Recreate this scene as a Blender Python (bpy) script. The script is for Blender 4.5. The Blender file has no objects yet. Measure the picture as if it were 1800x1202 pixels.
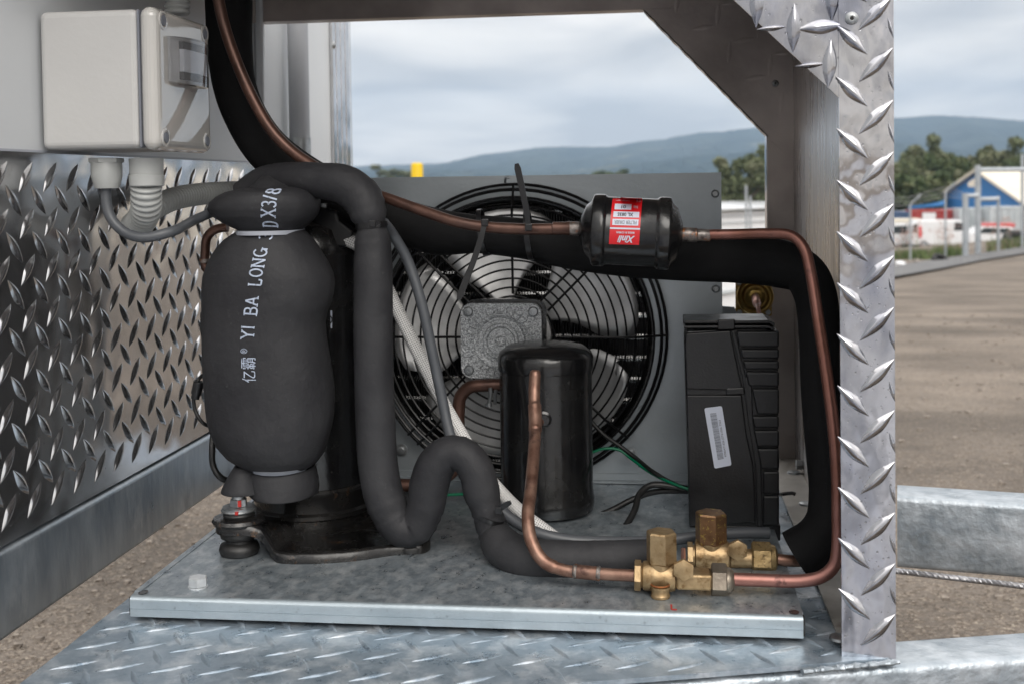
import bpy, math, random
from mathutils import Vector, Matrix
from mathutils.bvhtree import BVHTree
R = math.radians
rnd = random.Random(7)
SC = bpy.context.scene
COL = SC.collection

# ---------------------------------------------------------------- camera
F, YAW, PITCH, ROLL, SHY = 2051.0, 0.1231, 0.0324, -0.0143, 210.0
CAM = Vector((0, 0, .352))
cd = bpy.data.cameras.new('camera'); cam = bpy.data.objects.new('camera', cd); COL.objects.link(cam)
ROT = Matrix.Rotation(YAW, 3, 'Z') @ Matrix.Rotation(math.pi/2-PITCH, 3, 'X') @ Matrix.Rotation(ROLL, 3, 'Z')
cam.matrix_world = Matrix.Translation(CAM) @ ROT.to_4x4()
cd.sensor_width = 36; cd.lens = F/1800*36; cd.shift_y = -SHY/1800
cd.clip_start = .02; cd.clip_end = 20000
cd.dof.use_dof = True; cd.dof.focus_distance = 1.12; cd.dof.aperture_fstop = 10
SC.camera = cam

def ray(px, py):
    return ROT @ Vector(((px-900)/F, -(py-601+SHY)/F, -1))
def P(px, py, Y):                    # a point of the world plane y = Y
    d = ray(px, py); return CAM + d*(Y/d.y)
def PZ(px, py, z):                   # a point of the world plane z
    d = ray(px, py); return CAM + d*((z-CAM.z)/d.z)
def PX(px, py, x):
    d = ray(px, py); return CAM + d*(x/d.x)
def L(n, Y): return n*Y/F            # a length in metres at distance Y

# ---------------------------------------------------------------- world: overcast sky
W = bpy.data.worlds.new('World'); SC.world = W; W.use_nodes = True
nt = W.node_tree; N = nt.nodes; N.clear()
def nn(t, nodes, **k):
    n = nodes.new(t)
    for a, b in k.items(): setattr(n, a, b)
    return n
SUN_EL, SUN_AZ = R(34), R(158)       # azimuth clockwise from +Y
sky = nn('ShaderNodeTexSky', N, sky_type='NISHITA', sun_disc=False, sun_elevation=SUN_EL, sun_rotation=SUN_AZ)
tc = nn('ShaderNodeTexCoord', N)
sep = nn('ShaderNodeSeparateXYZ', N); nt.links.new(tc.outputs['Generated'], sep.inputs[0])
zz = nn('ShaderNodeMath', N, operation='MAXIMUM'); nt.links.new(sep.outputs[2], zz.inputs[0]); zz.inputs[1].default_value = 0
za = nn('ShaderNodeMath', N, operation='ADD'); nt.links.new(zz.outputs[0], za.inputs[0]); za.inputs[1].default_value = .16
dv = nn('ShaderNodeVectorMath', N, operation='DIVIDE'); nt.links.new(tc.outputs['Generated'], dv.inputs[0])
cmb = nn('ShaderNodeCombineXYZ', N)
for i in range(3): nt.links.new(za.outputs[0], cmb.inputs[i])
nt.links.new(cmb.outputs[0], dv.inputs[1])
sep2 = nn('ShaderNodeSeparateXYZ', N); nt.links.new(dv.outputs[0], sep2.inputs[0])
cm2 = nn('ShaderNodeCombineXYZ', N); nt.links.new(sep2.outputs[0], cm2.inputs[0]); nt.links.new(sep2.outputs[1], cm2.inputs[1])
no = nn('ShaderNodeTexNoise', N); no.inputs['Scale'].default_value = 1.15; no.inputs['Detail'].default_value = 6; no.inputs['Roughness'].default_value = .48
no.inputs['Distortion'].default_value = .35
nt.links.new(cm2.outputs[0], no.inputs['Vector'])
cr = nn('ShaderNodeValToRGB', N); nt.links.new(no.outputs['Fac'], cr.inputs[0])
e = cr.color_ramp.elements; e[0].position = .36; e[0].color = (3.8, 3.8, 3.85, 1); e[1].position = .62; e[1].color = (7.3, 6.95, 6.5, 1)
# an overcast sky is brighter towards the zenith
gr = nn('ShaderNodeMapRange', N); nt.links.new(sep.outputs[2], gr.inputs[0])
gr.inputs[1].default_value = .1; gr.inputs[2].default_value = .8; gr.inputs[3].default_value = 1.0; gr.inputs[4].default_value = 2.8
mu = nn('ShaderNodeVectorMath', N, operation='SCALE'); nt.links.new(cr.outputs[0], mu.inputs[0]); nt.links.new(gr.outputs[0], mu.inputs['Scale'])
mx = nn('ShaderNodeMix', N, data_type='RGBA'); mx.inputs[0].default_value = .96
nt.links.new(sky.outputs[0], mx.inputs[6]); nt.links.new(mu.outputs[0], mx.inputs[7])
bg = nn('ShaderNodeBackground', N); bg.inputs[1].default_value = .1
out = nn('ShaderNodeOutputWorld', N)
nt.links.new(mx.outputs[2], bg.inputs[0]); nt.links.new(bg.outputs[0], out.inputs[0])

sl = bpy.data.lights.new('sun', 'SUN'); sl.energy = .95; sl.angle = R(35); sl.color = (1, .96, .9)
so = bpy.data.objects.new('sun', sl); COL.objects.link(so)
sd = Vector((math.sin(SUN_AZ)*math.cos(SUN_EL), math.cos(SUN_AZ)*math.cos(SUN_EL), math.sin(SUN_EL)))
so.rotation_euler = sd.to_track_quat('Z', 'Y').to_euler(); so.location = (0, -3, 6)
SC.view_settings.view_transform = 'Standard'; SC.view_settings.look = 'None'; SC.view_settings.exposure = .58; SC.view_settings.gamma = 1

# ---------------------------------------------------------------- materials
def mat(name, c1, c2=None, rough=.5, metal=0, scale=30, detail=5, lo=.35, hi=.65, bump=0, bscale=None, rvar=0, coord='Object',
        stretch=(1, 1, 1), spec=.5, bdet=4, c3=None, s3=8, f3=(.55, .7), coat=0, emit=None, nrough=.55):
    m = bpy.data.materials.new(name); m.use_nodes = True
    t = m.node_tree; n = t.nodes; b = n['Principled BSDF']; lk = t.links.new
    b.inputs['Roughness'].default_value = rough; b.inputs['Metallic'].default_value = metal
    b.inputs['Specular IOR Level'].default_value = spec; b.inputs['Coat Weight'].default_value = coat
    b.inputs['Base Color'].default_value = (*c1, 1)
    c = n.new('ShaderNodeTexCoord'); mp = n.new('ShaderNodeMapping'); mp.inputs['Scale'].default_value = stretch
    lk(c.outputs[coord], mp.inputs[0])
    x = n.new('ShaderNodeTexNoise'); x.inputs['Scale'].default_value = scale; x.inputs['Detail'].default_value = detail; x.inputs['Roughness'].default_value = nrough
    lk(mp.outputs[0], x.inputs['Vector'])
    col = None
    if c2:
        r = n.new('ShaderNodeValToRGB'); lk(x.outputs['Fac'], r.inputs[0])
        r.color_ramp.elements[0].position = lo; r.color_ramp.elements[0].color = (*c1, 1)
        r.color_ramp.elements[1].position = hi; r.color_ramp.elements[1].color = (*c2, 1)
        col = r.outputs[0]
    if c3:
        y = n.new('ShaderNodeTexNoise'); y.inputs['Scale'].default_value = s3; y.inputs['Detail'].default_value = 9; y.inputs['Roughness'].default_value = .66
        lk(mp.outputs[0], y.inputs['Vector'])
        q = n.new('ShaderNodeMapRange'); lk(y.outputs['Fac'], q.inputs[0]); q.inputs[1].default_value = f3[0]; q.inputs[2].default_value = f3[1]
        k = n.new('ShaderNodeMix'); k.data_type = 'RGBA'; lk(q.outputs[0], k.inputs[0])
        if col: lk(col, k.inputs[6])
        else: k.inputs[6].default_value = (*c1, 1)
        k.inputs[7].default_value = (*c3, 1); col = k.outputs[2]
    if col: lk(col, b.inputs['Base Color'])
    if rvar:
        q = n.new('ShaderNodeMapRange'); lk(x.outputs['Fac'], q.inputs[0]); q.inputs[1].default_value = .3; q.inputs[2].default_value = .7
        q.inputs[3].default_value = max(.02, rough-rvar); q.inputs[4].default_value = min(1, rough+rvar); lk(q.outputs[0], b.inputs['Roughness'])
    if bump:
        y = n.new('ShaderNodeTexNoise'); y.inputs['Scale'].default_value = bscale or scale; y.inputs['Detail'].default_value = bdet
        lk(mp.outputs[0], y.inputs['Vector'])
        w = n.new('ShaderNodeBump'); w.inputs['Strength'].default_value = 1; w.inputs['Distance'].default_value = bump
        lk(y.outputs['Fac'], w.inputs['Height']); lk(w.outputs[0], b.inputs['Normal'])
    return m

M = {}
M['tread'] = mat('tread_aluminium', (.52, .52, .545), (.44, .44, .46), .12, 1, 14, 6, bump=.0055, bscale=21, bdet=2.5, rvar=.06, stretch=(1, 1, .55), c3=(.30, .31, .36), s3=13, f3=(.50, .66))  # blue-grey patches in the colour stand in for reflections
M['tread_wall'] = mat('tread_wall_aluminium', (.62, .62, .635), (.52, .52, .53), .15, .95, 16, 6, bump=.0030, bscale=14, bdet=1, rvar=.06, c3=(.40, .38, .38), s3=30, f3=(.58, .75))
M['tread_dull'] = mat('tread_back_aluminium', (.46, .41, .385), (.34, .30, .28), .42, .75, 10, 7, bump=.0004, bscale=60, rvar=.1)
M['brushed'] = mat('brushed_aluminium', (.55, .53, .52), (.42, .40, .39), .30, 1, 60, 6, bump=.0006, bscale=18, rvar=.08, stretch=(1, 1, .12))
M['galv'] = mat('galvanised_steel', (.18, .215, .245), (.36, .405, .44), .36, .6, 75, 12, .36, .64, bump=.0004, bscale=260, rvar=.14, c3=(.52, .55, .57), s3=60, f3=(.47, .70), stretch=(1.25, .75, 1), nrough=.72)
M['galv_floor'] = mat('galvanised_tread_floor', (.22, .29, .36), (.44, .51, .58), .34, .6, 42, 12, .34, .68, bump=.0008, bscale=120, rvar=.14, c3=(.62, .67, .72), s3=30, f3=(.48, .64), nrough=.72)
M['galv_rail'] = mat('galvanised_rail', (.22, .26, .30), (.36, .40, .44), .38, .8, 30, 8, bump=.0007, bscale=90, rvar=.12, stretch=(1, 1, .35), c3=(.46, .5, .54), s3=20, f3=(.55, .7))
M['galv_bright'] = mat('galvanised_drawbar', (.26, .30, .335), (.44, .48, .52), .36, .6, 34, 10, bump=.0022, bscale=70, rvar=.1, c3=(.58, .62, .66), s3=16, f3=(.5, .7))
M['zinc'] = mat('zinc_plated_sheet', (.36, .395, .42), (.42, .455, .48), .38, .6, 16, 6, bump=.0002, bscale=200, rvar=.06)
M['zinc_edge'] = mat('zinc_plated_tray', (.36, .42, .46), (.44, .50, .54), .38, .6, 14, 5, bump=.0003, bscale=150, rvar=.06)
M['wall'] = mat('white_wall_panel', (.58, .60, .62), (.63, .65, .665), .38, 0, 3, 3, bump=.0003, bscale=12)
M['box'] = mat('warm_grey_plastic', (.46, .455, .45), (.50, .495, .485), .34, 0, 5, 3, bump=.0002, bscale=160)
M['lid'] = mat('glossy_grey_lid', (.46, .45, .43), (.50, .485, .465), .035, 0, 5, 3, bump=.0002, bscale=30, coat=.6)
M['clear'] = mat('clear_window', (.85, .87, .92), None, .04)
M['clear'].node_tree.nodes['Principled BSDF'].inputs['Transmission Weight'].default_value = .9
M['breaker'] = mat('breaker_plastic', (.62, .63, .66), (.66, .67, .70), .25)
M['dark_plastic'] = mat('black_plastic', (.007, .007, .008), (.011, .011, .012), .36, 0, 60, 4, bump=.0002, bscale=400, rvar=.05)
M['foam'] = mat('grey_black_foam', (.020, .020, .023), (.034, .034, .037), .62, 0, 14, 9, .38, .64, bump=.0011, bscale=90, bdet=7, rvar=.07, spec=.35, c3=(.060, .060, .060), s3=260, f3=(.62, .74))
M['black_foam'] = mat('black_foam', (.005, .005, .0055), (.010, .010, .0105), .8, 0, 20, 8, bump=.0009, bscale=80, bdet=7, spec=.18, c3=(.03, .035, .035), s3=300, f3=(.64, .72))
M['paint'] = mat('black_gloss_paint', (.006, .006, .007), (.012, .012, .012), .22, 0, 24, 8, bump=.0008, bscale=45, rvar=.10, coat=.2, c3=(.035, .034, .032), s3=190, f3=(.63, .72))
M['paint_rust'] = mat('black_paint_with_rust', (.008, .008, .009), (.016, .015, .014), .24, 0, 40, 5, bump=.0006, bscale=80, rvar=.1, c3=(.11, .055, .022), s3=60, f3=(.60, .72))
M['rubber'] = mat('black_rubber', (.011, .011, .011), (.018, .018, .018), .42, 0, 50, 3, bump=.0003, bscale=200)
M['guard'] = mat('black_coated_wire', (.008, .008, .009), None, .3, 0)
M['fin'] = mat('black_coated_fins', (.012, .012, .013), (.02, .02, .02), .4, .2, 40)
M['tubemetal'] = mat('coil_tube', (.55, .54, .52), (.42, .42, .42), .25, 1, 90)
M['blade'] = mat('blade_aluminium', (.74, .74, .74), (.60, .60, .60), .48, .85, 30, 6, bump=.0003, bscale=60, rvar=.08)
M['cast'] = mat('cast_aluminium', (.30, .315, .33), (.68, .70, .72), .45, .5, 600, 3, .42, .58, bump=.0016, bscale=520, bdet=2, rvar=.1)
M['copper'] = mat('weathered_copper', (.20, .105, .075), (.33, .20, .15), .40, .7, 70, 6, bump=.0004, bscale=120, rvar=.1, c3=(.10, .055, .045), s3=45, f3=(.54, .68))
M['copper_dark'] = mat('brown_copper', (.085, .045, .034), (.15, .080, .060), .38, .6, 40, 6, bump=.0003, bscale=90, rvar=.08, c3=(.09, .05, .04), s3=30, f3=(.5, .7))
M['copper_pink'] = mat('pink_copper', (.30, .15, .125), (.42, .25, .21), .38, .7, 60, 6, bump=.0003, bscale=110, rvar=.08, c3=(.45, .40, .38), s3=140, f3=(.56, .66))
M['solder'] = mat('burnt_solder', (.05, .04, .038), (.30, .27, .25), .4, .6, 160, 6, bump=.0006, bscale=200, c3=(.35, .12, .03), s3=70, f3=(.55, .65))
M['brass'] = mat('dull_brass', (.30, .20, .10), (.44, .32, .18), .40, .7, 70, 6, bump=.0007, bscale=140, rvar=.1, c3=(.20, .12, .05), s3=120, f3=(.54, .66))
M['brass_brown'] = mat('tarnished_brass', (.20, .11, .06), (.32, .19, .10), .4, .8, 90, 6, bump=.0006, bscale=140, c3=(.55, .40, .12), s3=230, f3=(.56, .62))
M['brass_gold'] = mat('gold_brass', (.34, .23, .07), (.22, .14, .04), .3, .9, 60, 5, bump=.0003, bscale=90)
M['brass_grey'] = mat('greyed_brass', (.25, .21, .17), (.36, .31, .25), .36, .8, 60, 6, bump=.0005, bscale=140)
M['steel'] = mat('bright_zinc_bolt', (.42, .44, .45), (.30, .31, .32), .38, .9, 90, 4, bump=.0002, bscale=200)
M['cable'] = mat('grey_cable_sheath', (.072, .078, .088), (.09, .096, .106), .40, 0, 30, 3, bump=.0002, bscale=100)
M['conduit'] = mat('corrugated_grey_conduit', (.40, .41, .40), (.46, .47, .46), .42, 0, 30)
M['pvc'] = mat('grey_pvc_conduit', (.30, .31, .33), (.33, .34, .36), .4, 0, 8)
M['white_tie'] = mat('pale_tie', (.36, .38, .43), None, .4)
M['white'] = mat('white_print', (.62, .66, .72), None, .5)
M['print'] = mat('pale_blue_print', (.38, .44, .56), (.50, .56, .68), .6, 0, 300, c3=(.06, .06, .07), s3=420, f3=(.56, .66))
M['label_white'] = mat('white_label', (.60, .64, .74), None, .4)
M['label_red'] = mat('red_label', (.62, .012, .018), None, .3, coat=.3)
M['ink'] = mat('black_ink', (.02, .02, .025), None, .5)
M['ink_grey'] = mat('grey_ink', (.16, .17, .20), None, .5)
M['redpaint'] = mat('red_marker_paint', (.42, .03, .025), None, .45)
M['green'] = mat('green_wire', (.0, .16, .075), None, .35)
M['yellow'] = mat('yellow_wire', (.55, .42, .02), None, .35)
M['yellow_paint'] = mat('yellow_paint', (.75, .50, .0), (.68, .45, 0), .45, 0, 5)
M['bolt_bright'] = mat('bright_bolt', (.70, .73, .75), (.58, .60, .62), .30, .5, 120)
M['hole'] = mat('dark_hole', (.01, .008, .007), None, .7)
M['rope'] = mat('steel_rope', (.30, .30, .32), (.42, .42, .43), .35, .9, 200)

def braid():
    m = bpy.data.materials.new('white_braided_sleeve'); m.use_nodes = True; t = m.node_tree; n = t.nodes; lk = t.links.new
    b = n['Principled BSDF']; b.inputs['Roughness'].default_value = .55
    u = n.new('ShaderNodeUVMap'); s = n.new('ShaderNodeSeparateXYZ'); lk(u.outputs[0], s.inputs[0])
    def f(sg):
        a = n.new('ShaderNodeMath'); a.operation = 'MULTIPLY'; lk(s.outputs[0], a.inputs[0]); a.inputs[1].default_value = sg*math.tau*9
        c = n.new('ShaderNodeMath'); c.operation = 'MULTIPLY_ADD'; lk(s.outputs[1], c.inputs[0]); c.inputs[1].default_value = math.tau/.0042; lk(a.outputs[0], c.inputs[2])
        d = n.new('ShaderNodeMath'); d.operation = 'SINE'; lk(c.outputs[0], d.inputs[0]); return d
    p = n.new('ShaderNodeMath'); p.operation = 'MULTIPLY'; lk(f(1).outputs[0], p.inputs[0]); lk(f(-1).outputs[0], p.inputs[1])
    r = n.new('ShaderNodeValToRGB'); q = n.new('ShaderNodeMath'); q.operation = 'MULTIPLY_ADD'; q.inputs[1].default_value = .5; q.inputs[2].default_value = .5
    lk(p.outputs[0], q.inputs[0]); lk(q.outputs[0], r.inputs[0])
    r.color_ramp.elements[0].position = .15; r.color_ramp.elements[0].color = (.34, .33, .32, 1); r.color_ramp.elements[1].position = .5; r.color_ramp.elements[1].color = (.84, .83, .82, 1)
    lk(r.outputs[0], b.inputs['Base Color'])
    w = n.new('ShaderNodeBump'); w.inputs['Distance'].default_value = .0006; lk(q.outputs[0], w.inputs['Height']); lk(w.outputs[0], b.inputs['Normal'])
    return m
M['braid'] = braid()
def glassmat():
    m = bpy.data.materials.new('water'); m.use_nodes = True; b = m.node_tree.nodes['Principled BSDF']
    b.inputs['Roughness'].default_value = .03; b.inputs['Transmission Weight'].default_value = 1; b.inputs['IOR'].default_value = 1.33
    return m
M['water'] = glassmat()

# ---------------------------------------------------------------- object helpers
def tag(o, label=None, cat=None, group=None, kind=None):
    if label: o['label'] = label
    if cat: o['category'] = cat
    if group: o['group'] = group
    if kind: o['kind'] = kind
    return o
def thing(name, loc, label, cat, group=None):
    o = bpy.data.objects.new(name, None); COL.objects.link(o); o.location = loc; o.empty_display_size = .02
    return tag(o, label, cat, group)
class MB:
    def __init__(s): s.v = []; s.f = []; s.uv = []; s.mi = []; s.cur = 0
    def add(s, vs, fs, uvs=None):
        k = len(s.v); s.v += [Vector(q) for q in vs]
        for i, f in enumerate(fs):
            s.f.append([k+j for j in f]); s.uv.append(uvs[i] if uvs else None); s.mi.append(s.cur)
        return s
    def build(s, name, m, parent=None, smooth=35, bev=0, seg=2, label=None):
        me = bpy.data.meshes.new(name)
        off = Vector((0, 0, 0)); q = parent
        while q: off = off+Vector(q.location); q = q.parent
        if parent is None:
            lo = [min(v[i] for v in s.v) for i in range(3)]; hi = [max(v[i] for v in s.v) for i in range(3)]
            off = Vector(((lo[0]+hi[0])/2, (lo[1]+hi[1])/2, lo[2]))
        me.from_pydata([v-off for v in s.v], [], s.f)
        for x in (m if isinstance(m, list) else [m]): me.materials.append(x)
        if s.cur: me.polygons.foreach_set('material_index', s.mi)
        if any(s.uv):
            ul = me.uv_layers.new(name='UVMap').data; i = 0
            for p, u in zip(me.polygons, s.uv):
                for j in range(p.loop_total):
                    if u: ul[p.loop_start+j].uv = u[j]
        if smooth:
            me.shade_smooth(); me.set_sharp_from_angle(angle=R(smooth))
        me.update()
        o = bpy.data.objects.new(name, me); COL.objects.link(o)
        if parent: o.parent = parent
        else: o.location = off
        if bev:
            b = o.modifiers.new('bevel', 'BEVEL'); b.width = bev; b.segments = seg; b.limit_method = 'ANGLE'; b.angle_limit = R(40); b.harden_normals = False
        if label: o['label'] = label
        return o
def frame(n):
    n = n.normalized(); a = Vector((0, 0, 1)) if abs(n.z) < .9 else Vector((1, 0, 0))
    u = a.cross(n).normalized(); return u, n.cross(u)
def box(mb, x0, x1, y0, y1, z0, z1, mtx=None):
    v = [Vector((x, y, z)) for x in (x0, x1) for y in (y0, y1) for z in (z0, z1)]
    if mtx: v = [mtx @ q for q in v]
    mb.add(v, [(0, 1, 3, 2), (4, 6, 7, 5), (0, 4, 5, 1), (2, 3, 7, 6), (0, 2, 6, 4), (1, 5, 7, 3)]); return mb
def prism(mb, pts, d):                                 # polygon (3D points) pushed along d
    n = len(pts); d = Vector(d); a = [Vector(p) for p in pts]; b = [p+d for p in a]
    nv = (a[1]-a[0]).cross(a[2]-a[1])
    fs = [list(range(n)), list(range(2*n-1, n-1, -1))]+[(i, i+n, (i+1) % n+n, (i+1) % n) for i in range(n)]
    ar = sum(((a[i]-a[0]).cross(a[(i+1) % n]-a[0]) for i in range(n)), Vector((0, 0, 0)))
    if ar.dot(d) > 0: fs = [list(reversed(f)) for f in fs]
    mb.add(a+b, fs); return mb
def lathe(mb, prof, org, ax=(0, 0, 1), n=32, cap=True, flat=1.0):
    org = Vector(org); ax = Vector(ax).normalized(); u, w = frame(ax); vs = []; fs = []
    for r, h in prof:
        for i in range(n):
            t = math.tau*i/n; vs.append(org+ax*h+u*(r*math.cos(t))+w*(r*math.sin(t)*flat))
    for j in range(len(prof)-1):
        for i in range(n):
            a = j*n+i; b = j*n+(i+1) % n; fs.append((a, b, b+n, a+n))
    if cap:
        fs.append(list(range(n-1, -1, -1))); k = (len(prof)-1)*n; fs.append(list(range(k, k+n)))
    mb.add(vs, fs); return mb
def spline(pts, step=.004, closed=False):
    pts = [Vector(p) for p in pts]; n = len(pts); out = []
    rng = range(n if closed else n-1)
    for i in rng:
        g = (lambda k: pts[k % n]) if closed else (lambda k: pts[min(max(k, 0), n-1)])
        p0, p1, p2, p3 = g(i-1), g(i), g(i+1), g(i+2)
        if not closed and i == 0: p0 = p1*2-p2
        if not closed and i == n-2: p3 = p2*2-p1
        m = max(2, int((p2-p1).length/step)); d1 = max((p1-p0).length, 1e-6)**.5; d2 = max((p2-p1).length, 1e-6)**.5; d3 = max((p3-p2).length, 1e-6)**.5
        m1 = ((p1-p0)/d1-(p2-p0)/(d1+d2)+(p2-p1)/d2)*d2; m2 = ((p2-p1)/d2-(p3-p1)/(d2+d3)+(p3-p2)/d3)*d2
        for k in range(m):
            t = k/m; out.append(p1*(2*t**3-3*t*t+1)+m1*(t**3-2*t*t+t)+p2*(-2*t**3+3*t*t)+m2*(t**3-t*t))
    if not closed: out.append(pts[-1])
    return out
def tube(mb, pts, r, n=14, closed=False, cap=True, step=.004, raw=False, flat=None):
    ps = [Vector(p) for p in pts] if raw else spline(pts, step, closed)
    m = len(ps); tot = [0]
    for i in range(1, m): tot.append(tot[-1]+(ps[i]-ps[i-1]).length)
    T = []
    for i in range(m):
        a = ps[(i-1) % m] if (closed or i) else ps[0]; b = ps[(i+1) % m] if (closed or i < m-1) else ps[-1]
        T.append((b-a).normalized())
    u, _ = frame(T[0]); vs = []; us = []
    for i in range(m):
        u = (u-T[i]*u.dot(T[i])).normalized(); w = T[i].cross(u)
        rr = r(tot[i], tot[-1]) if callable(r) else r
        for k in range(n):
            t = math.tau*k/n; d = u*math.cos(t)+w*math.sin(t)
            if flat: d = d+flat[0]*(d.dot(flat[0])*(flat[1]-1))
            vs.append(ps[i]+d*rr)
    fs = []; uvs = []
    for i in range(m if closed else m-1):
        j = (i+1) % m
        for k in range(n):
            l = (k+1) % n; fs.append((i*n+k, i*n+l, j*n+l, j*n+k))
            t2 = tot[j] if j else tot[-1]
            uvs.append(((k/n, tot[i]), ((k+1)/n, tot[i]), ((k+1)/n, t2), (k/n, t2)))
    if cap and not closed:
        fs.append(list(range(n-1, -1, -1))); uvs.append([(0, 0)]*n); fs.append([(m-1)*n+k for k in range(n)]); uvs.append([(0, 0)]*n)
    mb.add(vs, fs, uvs); return mb
def rod(mb, a, b, r, n=10): return tube(mb, [a, b], r, n, raw=True)
def hexa(mb, c, ax, af, h, ch=.12, n=6, rot=0):         # hexagon prism with chamfered end, across flats af
    c = Vector(c); ax = Vector(ax).normalized(); u, w = frame(ax); r = af/2/math.cos(math.pi/6); vs = []
    for rr, hh in ((r*(1-ch), 0), (r, h*ch*.6), (r, h*(1-ch*.6)), (r*(1-ch), h)):
        for i in range(n):
            t = math.tau*i/n+rot; vs.append(c+ax*hh+u*(rr*math.cos(t))+w*(rr*math.sin(t)))
    fs = [(j*n+i, j*n+(i+1) % n, (j+1)*n+(i+1) % n, (j+1)*n+i) for j in range(3) for i in range(n)]
    fs += [list(range(n-1, -1, -1)), list(range(3*n, 4*n))]; mb.add(vs, fs); return mb
def loft(mb, rings, n=40, p=2.0, cap=True):             # rings: (centre, rx, ry) horizontal superellipses
    vs = []
    for c, rx, ry in rings:
        for i in range(n):
            t = math.tau*i/n; cx, sy = math.cos(t), math.sin(t)
            vs.append(Vector(c)+Vector((math.copysign(abs(cx)**(2/p), cx)*rx, math.copysign(abs(sy)**(2/p), sy)*ry, 0)))
    fs = [(j*n+i, j*n+(i+1) % n, (j+1)*n+(i+1) % n, (j+1)*n+i) for j in range(len(rings)-1) for i in range(n)]
    if cap: fs += [list(range(n-1, -1, -1)), [(len(rings)-1)*n+i for i in range(n)]]
    if rings[0][0][2] > rings[-1][0][2]: fs = [list(reversed(f)) for f in fs]
    mb.add(vs, fs); return mb
def lug(mb, c, d, nrm, ln, wd, h, nu=12, nv=6):
    d = Vector(d).normalized(); nrm = Vector(nrm).normalized(); w = nrm.cross(d); c = Vector(c)-nrm*.00005; vs = []
    for i in range(nu+1):
        u = -1+2*i/nu; hw = wd/2*max(.04, (1-abs(u)**1.6)**1.0)
        for j in range(nv+1):
            v = -1+2*j/nv; hh = h*(1-abs(u)**2.4)*(1-abs(v)**1.7)
            vs.append(c+d*(u*ln/2)+w*(v*hw)+nrm*hh)
    k = nv+1; mb.add(vs, [(i*k+j, (i+1)*k+j, (i+1)*k+j+1, i*k+j+1) for i in range(nu) for j in range(nv)])
def treads(mb, org, U, V, n, u0, u1, v0, v1, ln=.034, wd=.0075, h=.0017, pu=.0205, pv=.0402, ph=(0, 0), ang=43, keep=None, par=0):
    U = Vector(U); V = Vector(V); org = Vector(org)
    for i in range(int(math.floor((u0-ph[0])/pu)), int(math.ceil((u1-ph[0])/pu))+1):
        u = ph[0]+i*pu; odd = (i+par) % 2
        j0 = int(math.floor((v0-ph[1])/pv)); j1 = int(math.ceil((v1-ph[1])/pv))+1
        for j in range(j0, j1):
            v = ph[1]+j*pv+(pv/2 if odd else 0)
            a = R(ang if odd else 180-ang); d = U*math.cos(a)+V*math.sin(a)
            e1 = abs(math.cos(a))*ln/2*.9; e2 = abs(math.sin(a))*ln/2*.9
            if u-e1 < u0 or u+e1 > u1 or v-e2 < v0 or v+e2 > v1: continue
            if keep and not keep(u, v): continue
            lug(mb, org+U*u+V*v, d, n, ln*rnd.uniform(.96, 1.03), wd, h)
def catmull_px(lst, Y): return [P(a, b, Y) for a, b in lst]
def drops(mb, org, U, V, n, u0, u1, v0, v1, cnt, rmin, rmax, keep=None):
    U = Vector(U); V = Vector(V); n = Vector(n); org = Vector(org)
    for _ in range(cnt):
        u, v = rnd.uniform(u0, u1), rnd.uniform(v0, v1)
        if keep and not keep(u, v): continue
        r = rmin+(rmax-rmin)*rnd.random()**2.5; c = org+U*u+V*v; vs = []; m = 6
        for rr, hh in ((1, 0), (.75, .42), (.3, .6)):
            for i in range(m): t = math.tau*i/m; vs.append(c+U*(r*rr*math.cos(t))+V*(r*rr*math.sin(t))+n*(r*hh+.00002))
        fs = [(a*m+i, a*m+(i+1) % m, (a+1)*m+(i+1) % m, (a+1)*m+i) for a in range(2) for i in range(m)]+[tuple(2*m+i for i in range(m))]
        mb.add(vs, fs)
def txt(s, size=1, shear=0, bold=0, ax='CENTER', fontname=None):       # text -> (verts2d, faces) centred on its bounds
    c = bpy.data.curves.new('t', 'FONT'); c.body = s; c.size = size; c.align_x = ax; c.shear = shear; c.offset = bold; c.resolution_u = 3
    o = bpy.data.objects.new('t', c); COL.objects.link(o); dg = bpy.context.evaluated_depsgraph_get(); dg.update()
    me = bpy.data.meshes.new_from_object(o.evaluated_get(dg)); vs = [(v.co.x, v.co.y) for v in me.vertices]; fs = [tuple(p.vertices) for p in me.polygons]
    COL.objects.unlink(o); bpy.data.objects.remove(o); bpy.data.curves.remove(c); bpy.data.meshes.remove(me)
    if not vs: return [], [], 1, 1
    x0, x1 = min(v[0] for v in vs), max(v[0] for v in vs); y0, y1 = min(v[1] for v in vs), max(v[1] for v in vs)
    return [((x-(x0+x1)/2)/(x1-x0), (y-(y0+y1)/2)/(y1-y0)) for x, y in vs], fs, x1-x0, y1-y0
def bvh(o):
    me = o.data; off = Vector(o.location); q = o.parent
    while q: off = off+Vector(q.location); q = q.parent
    return BVHTree.FromPolygons([v.co+off for v in me.vertices], [tuple(p.vertices) for p in me.polygons])
def drape(vs, tree, d=(0, 1, 0), lift=.0004):
    o = []; d = Vector(d)
    for v in vs:
        h = tree.ray_cast(Vector(v)-d*.3, d)
        o.append(h[0]-d*lift if h[0] is not None else Vector(v))
    return o
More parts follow.
